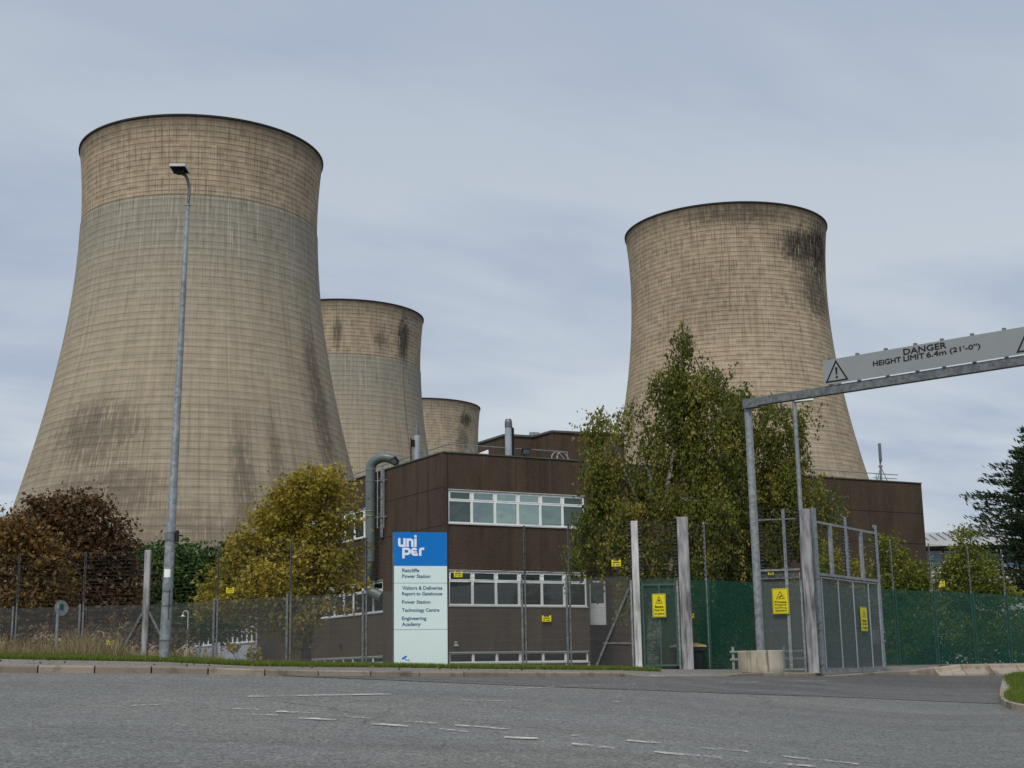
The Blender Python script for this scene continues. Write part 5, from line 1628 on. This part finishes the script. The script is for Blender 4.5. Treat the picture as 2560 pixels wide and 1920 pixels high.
# low suckers with a few leaves under it
broad_tree('sapling', 'thin leafy shoots in front of the pale block under the yellow tree', (620, 1655), 44.0,
  [(580, 1622, 20, 10), (630, 1640, 9, 20)], 20, .12, 'leaf_yellow', 'bark', .03, .12, 33, cat='bush')
broad_tree('chestnut_tree', 'purplish brown horse chestnut at far left in front of the big tower', (220, 1600), 62.0,
  [(175, 1300, 100, 62), (90, 1330, 85, 60), (250, 1370, 80, 75), (300, 1440, 58, 85), (190, 1420, 110, 90), (90, 1440, 90, 90), (250, 1520, 95, 60), (330, 1500, 25, 60), (150, 1530, 110, 50), (200, 1262, 60, 30), (130, 1270, 55, 30), (285, 1330, 40, 40)],
  24, .19, 'leaf_brown', 'bark', .35, .34, 41, shell=.25)
broad_tree('chestnut_tree', 'rust and green horse chestnut nearest the left edge of the view', (60, 1600), 54.0,
  [(50, 1340, 75, 45), (110, 1390, 62, 60), (20, 1420, 90, 80), (120, 1460, 70, 75), (60, 1520, 110, 60), (-70, 1420, 80, 90), (150, 1520, 45, 55), (-60, 1530, 90, 60)],
  28, .17, 'leaf_rust', 'bark', .3, .26, 43, shell=.25)
broad_tree('laurel_hedge', 'dark green evergreen hedge between the brown and the yellow trees', (440, 1600), 68.0,
  [(360, 1410, 45, 50), (415, 1395, 50, 45), (480, 1405, 60, 45), (545, 1410, 50, 50), (440, 1440, 90, 60), (390, 1480, 70, 60), (480, 1500, 80, 60), (560, 1500, 40, 70), (420, 1560, 120, 50), (540, 1560, 80, 45)],
  30, .18, 'leaf_green', 'bark', .2, .32, 47, shell=.3, cat='hedge')
broad_tree('shrub', 'low grey green shrub on the slope beyond the mesh at far left', (300, 1620), 44.0,
  [(250, 1590, 90, 32), (380, 1600, 90, 30), (430, 1590, 30, 22), (120, 1590, 90, 30), (330, 1565, 60, 25)], 11, .13, 'leaf_brown', 'bark', .05, .2, 51, cat='bush')
# hornbeams on the right
broad_tree('hornbeam_tree', 'young hornbeam turning yellow beside the brown wing, right of the tall gates', (2262, 1650), 51.5,
  [(2212, 1365, 22, 34), (2225, 1400, 42, 50), (2245, 1450, 60, 62), (2300, 1445, 30, 45), (2290, 1470, 45, 50), (2200, 1490, 50, 60), (2290, 1540, 60, 60), (2190, 1570, 50, 60), (2240, 1600, 60, 45)], 62, .11, 'leaf_horn', 'bark', .09, .18, 61)
broad_tree('beech_hedge', 'leafy hedge seen through the green mesh fence at right', (2400, 1655), 55.0,
  [(2200, 1590, 60, 70), (2290, 1600, 60, 60), (2380, 1590, 60, 70), (2470, 1600, 60, 60), (2560, 1590, 60, 70), (2640, 1600, 60, 60), (2340, 1640, 90, 40), (2520, 1640, 90, 40)],
  26, .13, 'leaf_green', 'bark', .06, .22, 69, shell=.3, cat='hedge')
broad_tree('hornbeam_tree', 'tall narrow hornbeam in front of the distant white office', (2425, 1655), 53.0,
  [(2408, 1350, 24, 34), (2450, 1420, 45, 50), (2375, 1440, 38, 50), (2405, 1410, 42, 50), (2412, 1440, 52, 60), (2390, 1490, 55, 50), (2440, 1500, 55, 55), (2360, 1510, 35, 40), (2400, 1570, 55, 60), (2450, 1590, 55, 50)], 62, .11, 'leaf_horn', 'bark', .09, .18, 63)
broad_tree('hornbeam_tree', 'low spreading hornbeam under the dark conifer at far right', (2480, 1655), 52.5,
  [(2470, 1450, 42, 35), (2500, 1490, 42, 30), (2450, 1480, 40, 35), (2500, 1560, 50, 50), (2560, 1620, 40, 35)], 62, .11, 'leaf_horn', 'bark', .08, .18, 65)
broad_tree('hornbeam_tree', 'small leafy tree seen through the upper bars of the tall swing gate', (2080, 1655), 50.0,
  [(2070, 1390, 34, 42), (2060, 1450, 42, 45), (2075, 1520, 45, 50), (2070, 1590, 45, 50), (2140, 1420, 25, 40), (2140, 1500, 45, 60)], 50, .11, 'leaf_horn', 'bark', .08, .18, 67)

def strand_tree(name, label, base, Y, stems, blobs, nstr, lmin, lmax, leaf, m, seed, barkm='birch_bark', trunk_r=.16, per=55, tb=0.0):
    """weeping birch: pale stems, arching branches and hanging strings of small leaves"""
    rnd = random.Random(seed)
    bp = P(base[0], base[1], Y); bp.z = H(bp.x, bp.y) - .05
    root = thing(name, label, 'tree', bp)
    bl = pxblobs(blobs, Y)
    t = MB(); tw = MB()
    for stp in stems:
        pts = [bp.copy()] + [P(q[0], q[1], Y + (q[2] if len(q) > 2 else 0)) for q in stp]
        # smooth
        sm = []
        for i in range(len(pts) - 1):
            for k in range(4):
                sm.append(pts[i].lerp(pts[i + 1], k / 4) + (Vector((rnd.uniform(-.05, .05), rnd.uniform(-.05, .05), 0)) if (i or k) else Vector()))
        sm.append(pts[-1]); n = len(sm)
        t.tube(sm, [trunk_r * (1 - .93 * (i / (n - 1)) ** .8) for i in range(n)], 8)
    t.build('trunk', barkm, root, True)
    vol = [r[0] * r[1] * r[2] for c, r in bl]
    vol = [v ** .8 for v in vol]; tot = sum(vol)
    L = []; T = []; A = []
    r = np.random.default_rng(seed)
    for (c, rad), v in zip(bl, vol):
        ns = int(nstr * v / tot)
        nb = max(2, ns // 9); tips = []
        for _ in range(nb):
            d = r.normal(size=3); d /= np.linalg.norm(d); rr = .15 + .9 * r.random() ** .6
            tips.append((np.array(c) + d * rr * np.array(rad), r.normal() * .22, .6 + .8 * r.random()))
        for _ in range(ns):
            tp_, bt, bl_ = tips[int(r.integers(nb))]
            s = tp_ + r.normal(size=3) * np.array([.20, .20, .10])
            ln = (lmin + (lmax - lmin) * r.random() ** 1.3) * bl_
            s[2] += ln * .25
            k = max(5, int(ln * per * (.5 + .8 * r.random())))
            f = np.sort(r.random(k))
            sway = r.normal(size=2) * .18
            pos = np.empty((k, 3)); thick = .10 * (1 - .45 * f)
            pos[:, 0] = s[0] + sway[0] * f + r.normal(size=k) * thick
            pos[:, 1] = s[1] + sway[1] * f + r.normal(size=k) * thick
            pos[:, 2] = s[2] - f * ln
            L.append(pos); T.append(np.full(k, bt + r.normal() * .08) + r.normal(size=k) * .12)
            if rnd.random() < .10:
                tw.tube([tuple(s), (s[0] + sway[0] * .5, s[1] + sway[1] * .5, s[2] - ln * .5), (s[0] + sway[0], s[1] + sway[1], s[2] - ln)], .009, 3, False)
            if rnd.random() < .035:
                cx = np.array(c); mid_ = (cx + s) / 2; mid_[2] = max(s[2], cx[2]) + .3
                tw.tube([tuple(cx), tuple(mid_), tuple(s)], [.03, .018, .008], 4, False)
    pts = np.concatenate(L); tint = .42 + np.concatenate(T) + .18 * noise3(pts * .8, seed) + tb
    keep = RNG.random(len(pts)) < np.clip(.9 + .45 * noise3(pts * 1.3, seed + 5), .12, 1)
    ori = np.tile(np.array([[0, 0, -1.0]]), (len(pts), 1))
    tw.build('twigs', 'twig', root)
    leaf_mesh('crown', m, pts[keep], leaf, root, aspect=.65, tint=tint[keep], orient=ori[keep])
    return root

strand_tree('birch_tree', 'weeping birch with pale trunk, its pointed top standing against the right tower', (1632, 1668), 42.0,
  [[(1640, 1500), (1660, 1300), (1690, 1100), (1705, 950), (1711, 830)], [(1625, 1450), (1590, 1250), (1540, 1120), (1500, 1050)], [(1650, 1400), (1625, 1190, -.5), (1590, 1130, -1)], [(1640, 1450), (1500, 1330), (1460, 1280)],
   [(1680, 1400), (1730, 1250), (1745, 1060), (1770, 930)]],
  [(1708, 838, 12, 26), (1712, 880, 34, 32), (1700, 930, 52, 45), (1705, 985, 68, 58), (1755, 935, 30, 36), (1778, 965, 26, 55), (1745, 1010, 40, 40), (1735, 1080, 45, 45), (1700, 1060, 45, 60), (1650, 985, 22, 35),
   (1520, 1060, 45, 42), (1490, 1100, 24, 50), (1572, 1040, 20, 38), (1650, 1120, 42, 60), (1720, 1150, 55, 75), (1790, 1160, 55, 80),
   (1530, 1180, 60, 50), (1500, 1215, 45, 40), (1610, 1230, 55, 70), (1690, 1270, 75, 80), (1780, 1290, 75, 80),
   (1480, 1300, 45, 50), (1450, 1335, 26, 52), (1560, 1320, 60, 55), (1488, 1375, 42, 42), (1560, 1395, 40, 40), (1600, 1380, 70, 55), (1700, 1390, 80, 55), (1575, 1440, 35, 35), (1650, 1450, 60, 35)],
  1350, .5, 1.9, .09, 'leaf_birch', 71)
strand_tree('birch_tree', 'broad weeping birch behind the gantry post, reaching over the gates', (1802, 1672), 45.0,
  [[(1810, 1500), (1830, 1300), (1860, 1100), (1860, 990)], [(1820, 1450), (1900, 1250), (1960, 1100)], [(1820, 1450), (1930, 1330), (2040, 1220), (2085, 1230)]],
  [(1850, 985, 26, 30), (1880, 1010, 60, 40), (1950, 1030, 55, 45), (1990, 1060, 32, 55), (1830, 1040, 40, 40), (1870, 1090, 70, 60), (1950, 1110, 65, 70), (1850, 1180, 85, 70), (1945, 1200, 75, 70),
   (1870, 1270, 90, 60), (1960, 1270, 80, 60), (2040, 1235, 50, 42), (2078, 1250, 26, 50), (1820, 1350, 85, 60), (1900, 1360, 80, 60), (1970, 1340, 60, 60), (2010, 1320, 45, 45), (1850, 1440, 80, 50), (1760, 1430, 60, 50), (1930, 1430, 60, 50), (1800, 1530, 70, 50), (1760, 1590, 50, 50), (1860, 1560, 50, 60)],
  1500, .5, 1.7, .09, 'leaf_birch', 73, tb=-.1)
strand_tree('birch_tree', 'wispy birch just showing at the far left edge against the sky', (-90, 1600), 60.0,
  [[(-90, 1400), (-70, 1200)]], [(-40, 1230, 40, 40), (-20, 1260, 28, 30), (-70, 1290, 60, 60)], 120, .6, 1.6, .09, 'leaf_birch', 75)

# dark conifer at the right edge
def conifer():
    Y = 60.0; bp = P(2745, 1650, Y); bp.z = H(bp.x, Y) - .05
    root = thing('conifer_tree', 'dark green conifer with drooping branches at the right edge', 'tree', bp)
    zt = zat(bp.x, Y, 940)
    b = MB(); b.tube([bp, (bp.x, Y, zt)], [.4, .03], 10); b.build('trunk', 'bark', root, True)
    r = np.random.default_rng(5); PT = []; OR = []
    n = 560; bz = MB()
    prof = [(1700, 190), (1560, 270), (1400, 290), (1330, 285), (1250, 235), (1170, 180), (1110, 132), (1040, 88), (960, 35), (940, 5)]
    prof_z = [(zat(bp.x, Y, y), w * Y / F) for y, w in prof]
    for i in range(n):
        z = bp.z + .6 + (zt - bp.z - .6) * (i / n) ** .95
        w = np.interp(z, [q[0] for q in prof_z], [q[1] for q in prof_z])
        a = r.random() * 2 * math.pi; ln = w * (.72 + .36 * r.random())
        dx, dy = math.cos(a), math.sin(a)
        k = 22
        prev = None
        for s in range(k):
            f = (s + 1) / k
            zz = z + ln * (.10 * math.sin(f * 3.1) + .20 * f * f)    # upswept tips
            c = np.array([bp.x + dx * ln * f, Y + dy * ln * f, zz])
            m_ = int(20 * (1.25 - f * .85))
            sp = .36 * (1.15 - f) + .07
            o = r.normal(size=(m_, 3)) * np.array([sp, sp, sp * .42])
            PT.append(c + o); d = np.array([dx, dy, .35 + .5 * f]); OR.append(np.tile(d, (m_, 1)))
        bz.tube([(bp.x, Y, z), (bp.x + dx * ln * .5, Y + dy * ln * .5, z + ln * .13), (bp.x + dx * ln, Y + dy * ln, z + ln * .2)], [.05, .03, .008], 4, False)
    bz.build('branches', 'bark', root)
    pts = np.concatenate(PT); ori = np.concatenate(OR)
    leaf_mesh('crown', 'leaf_conifer', pts, .22, root, aspect=.26, orient=ori, tint=.45 + .25 * RNG.normal(size=len(pts)) + .2 * noise3(pts, 3))
conifer()

# ------------------------------------------------------------------ grass
def blades(name, m, n, sampler, h, w, lean=.25, seed=1, tint=None):
    r = np.random.default_rng(seed); V = np.empty((n, 3, 3)); T = np.empty(n)
    for i in range(n):
        x, y, z, hh, tt = sampler(r)
        a = r.random() * math.pi; ww = w * (.6 + .8 * r.random())
        dx, dy = math.cos(a) * ww, math.sin(a) * ww
        L = h * hh * (.6 + .7 * r.random())
        V[i, 0] = (x - dx, y - dy, z - .01); V[i, 1] = (x + dx, y + dy, z - .01)
        V[i, 2] = (x + r.normal() * lean * L, y + r.normal() * lean * L, z + L); T[i] = tt
    me = bpy.data.meshes.new(name); me.from_pydata(V.reshape(-1, 3).tolist(), [], [(3 * i, 3 * i + 1, 3 * i + 2) for i in range(n)])
    at = me.attributes.new('tint', 'FLOAT', 'FACE'); at.data.foreach_set('value', np.clip(T, 0, 1).astype(np.float32))
    me.materials.append(M[m]); o = bpy.data.objects.new(name, me); COL.objects.link(o); o['kind'] = 'stuff'
    return o
uA, uB = u_of(-150), u_of(1652)
def s_verge(r):
    u = uA + (uB - uA) * r.random()
    st_ = stations(u); f = r.random() ** 1.4 if r.random() < .8 else r.random() * .15
    if u > u_of(1600) and f > .5: f *= .5
    y = st_[2][0] - .03 + (st_[3][0] + .6 - st_[2][0]) * f
    x = u * y
    return x, y, H(x, y), 1.0, .5 + r.normal() * .22
blades('verge_grass', 'grass', 60000, s_verge, .075, .006, .35, 3)
tag(bpy.data.objects['verge_grass'], 'short green grass along the verge behind the footpath', 'grass')
uC = u_of(500)
def s_dry(r):
    # denser towards the left, thinning out past the lamp column
    while True:
        t = r.random(); u = u_of(-150) + (u_of(560) - u_of(-150)) * t
        if r.random() < (1.0 if u < u_of(330) else .45): break
    st_ = stations(u); y = st_[3][0] - .1 + r.random() ** .8 * 3.2; x = u * y
    n_ = .55 + .45 * math.sin(x * 2.1) * math.sin(x * .83 + y)
    fall = 1.0 if u < u_of(330) else .7
    return x, y, H(x, y), (.55 + .75 * max(0, n_)) * fall, .55 + r.normal() * .25
blades('dry_grass', 'dry_grass', 9000, s_dry, .42, .006, .28, 5)
tag(bpy.data.objects['dry_grass'], 'tall straw coloured weeds behind the mown verge at left', 'grass')
lv = []
for _ in range(260):
    u = uA + (uB - uA) * RNG.random(); st_ = stations(u)
    y = st_[1][0] + .1 + (st_[3][0] - st_[1][0] + .5) * RNG.random() ** .6; x = u * y
    lv.append((x, y, H(x, y) + .02 + (.03 * RNG.random() if y > st_[2][0] else 0)))
o = leaf_mesh('fallen_leaves', 'leaf_rust', np.array(lv), .06, None, tint=RNG.random(len(lv)) * .8, orient=np.tile([[1.0, 0, 0]], (len(lv), 1)))
tag(o, 'scattered yellow brown leaves fallen on the verge and footpath', 'fallen leaves', kind='stuff')
def s_isl(r):
    a = r.random() * 2 * math.pi; I, c = ISL
    k = int(r.random() * len(I)); f = r.random() ** .5
    p = c + (I[k] - c) * f * .98
    return p.x + r.normal() * .05, p.y + r.normal() * .05, c.z + .2 + (I[k].z - .03 - c.z - .2) * f, 1, .5 + r.normal() * .2
blades('island_grass', 'grass', 26000, s_isl, .085, .006, .35, 9)
tag(bpy.data.objects['island_grass'], 'green grass on the kerbed island at right', 'grass')
# bramble and weeds
bl = pxblobs([(140, 1612, 70, 26), (60, 1622, 60, 20), (220, 1620, 50, 20), (420, 1640, 40, 12), (480, 1638, 40, 14), (10, 1615, 40, 24)], 30.0)
pts, ori = blob_points(bl, 42, .10, seed=90)
o = leaf_mesh('weeds', 'leaf_rust', pts, .055, None, tint=.35 + .25 * RNG.normal(size=len(pts)))
tag(o, 'tangled green and brown weeds around the round sign post', 'weeds', kind='stuff')

# ------------------------------------------------------------------ light and sky
SUN_EL, SUN_AZ = R(50), R(197)          # azimuth clockwise from +Y
w = bpy.data.worlds.new("World"); scene.world = w; w.use_nodes = True
nt = w.node_tree; nt.nodes.clear(); n = N(nt)
sky = n.node('ShaderNodeTexSky', sky_type='NISHITA'); sky.sun_disc = False
sky.sun_elevation = SUN_EL; sky.sun_rotation = SUN_AZ; sky.air_density = 1.0; sky.dust_density = 2.0
skc = n.vmul(sky.outputs[0], (.085, .085, .085))
d = n.coord('Generated'); s = n.sep(d)
zz = n.math('MAXIMUM', s[2], .03)
inv = n.math('DIVIDE', 1.0, n.math('ADD', zz, .22))
pu, pv = n.math('MULTIPLY', s[0], inv), n.math('MULTIPLY', s[1], inv)
plane = n.comb(n.math('ADD', n.math('MULTIPLY', pu, .9), n.math('MULTIPLY', pv, .45)), n.math('SUBTRACT', n.math('MULTIPLY', pv, .9), n.math('MULTIPLY', pu, .45)), 0.0)
n1 = n.noise(n.vmul(n.vadd(plane, (3.6, 1.1, 0)), (1.0, 1.9, 1)), 1.15, 5, .5, .35)
n2 = n.noise(n.vmul(n.vadd(plane, (7.2, 4.0, 0)), (.9, 2.2, 1)), 2.6, 5, .55, .25)
f = n.math('ADD', n.math('MULTIPLY', n1, .75), n.math('MULTIPLY', n2, .25))
el = n.ramp(s[2], .02, .46)
lo = n.mix(n.ramp(f, .40, .58), (.45, .52, .635), (.71, .765, .79))
hi = n.mix(n.ramp(f, .38, .60), (.405, .465, .605), (.475, .54, .64))
cl = n.mix(el, lo, hi)
cl = n.mix(.10, cl, skc)
lp = n.ramp(s[2], -.02, .0)
colr = n.mix(lp, (.16, .16, .15), cl)
bg = n.node('ShaderNodeBackground'); n.put(bg.inputs[0], colr); n.put(bg.inputs[1], 1.0)
o_ = n.node('ShaderNodeOutputWorld'); nt.links.new(bg.outputs[0], o_.inputs[0])
sl_ = bpy.data.lights.new('sun', 'SUN'); sl_.energy = 2.3; sl_.angle = R(22); sl_.color = (1.0, .95, .86)
so = bpy.data.objects.new('sun', sl_); COL.objects.link(so)
dv = Vector((math.sin(SUN_AZ) * math.cos(SUN_EL), math.cos(SUN_AZ) * math.cos(SUN_EL), math.sin(SUN_EL)))
so.rotation_euler = (-dv).to_track_quat('-Z', 'Y').to_euler()

scene.view_settings.view_transform = 'Standard'
scene.view_settings.look = 'None'
scene.view_settings.exposure = 0
scene.view_settings.gamma = 1
scene.render.resolution_x = 1024; scene.render.resolution_y = 768
scene.cycles.max_bounces = 6
scene.cycles.transparent_max_bounces = 24
scene.cycles.use_denoising = True
for o in list(bpy.data.objects):
    if '_o' in o.keys(): del o['_o']
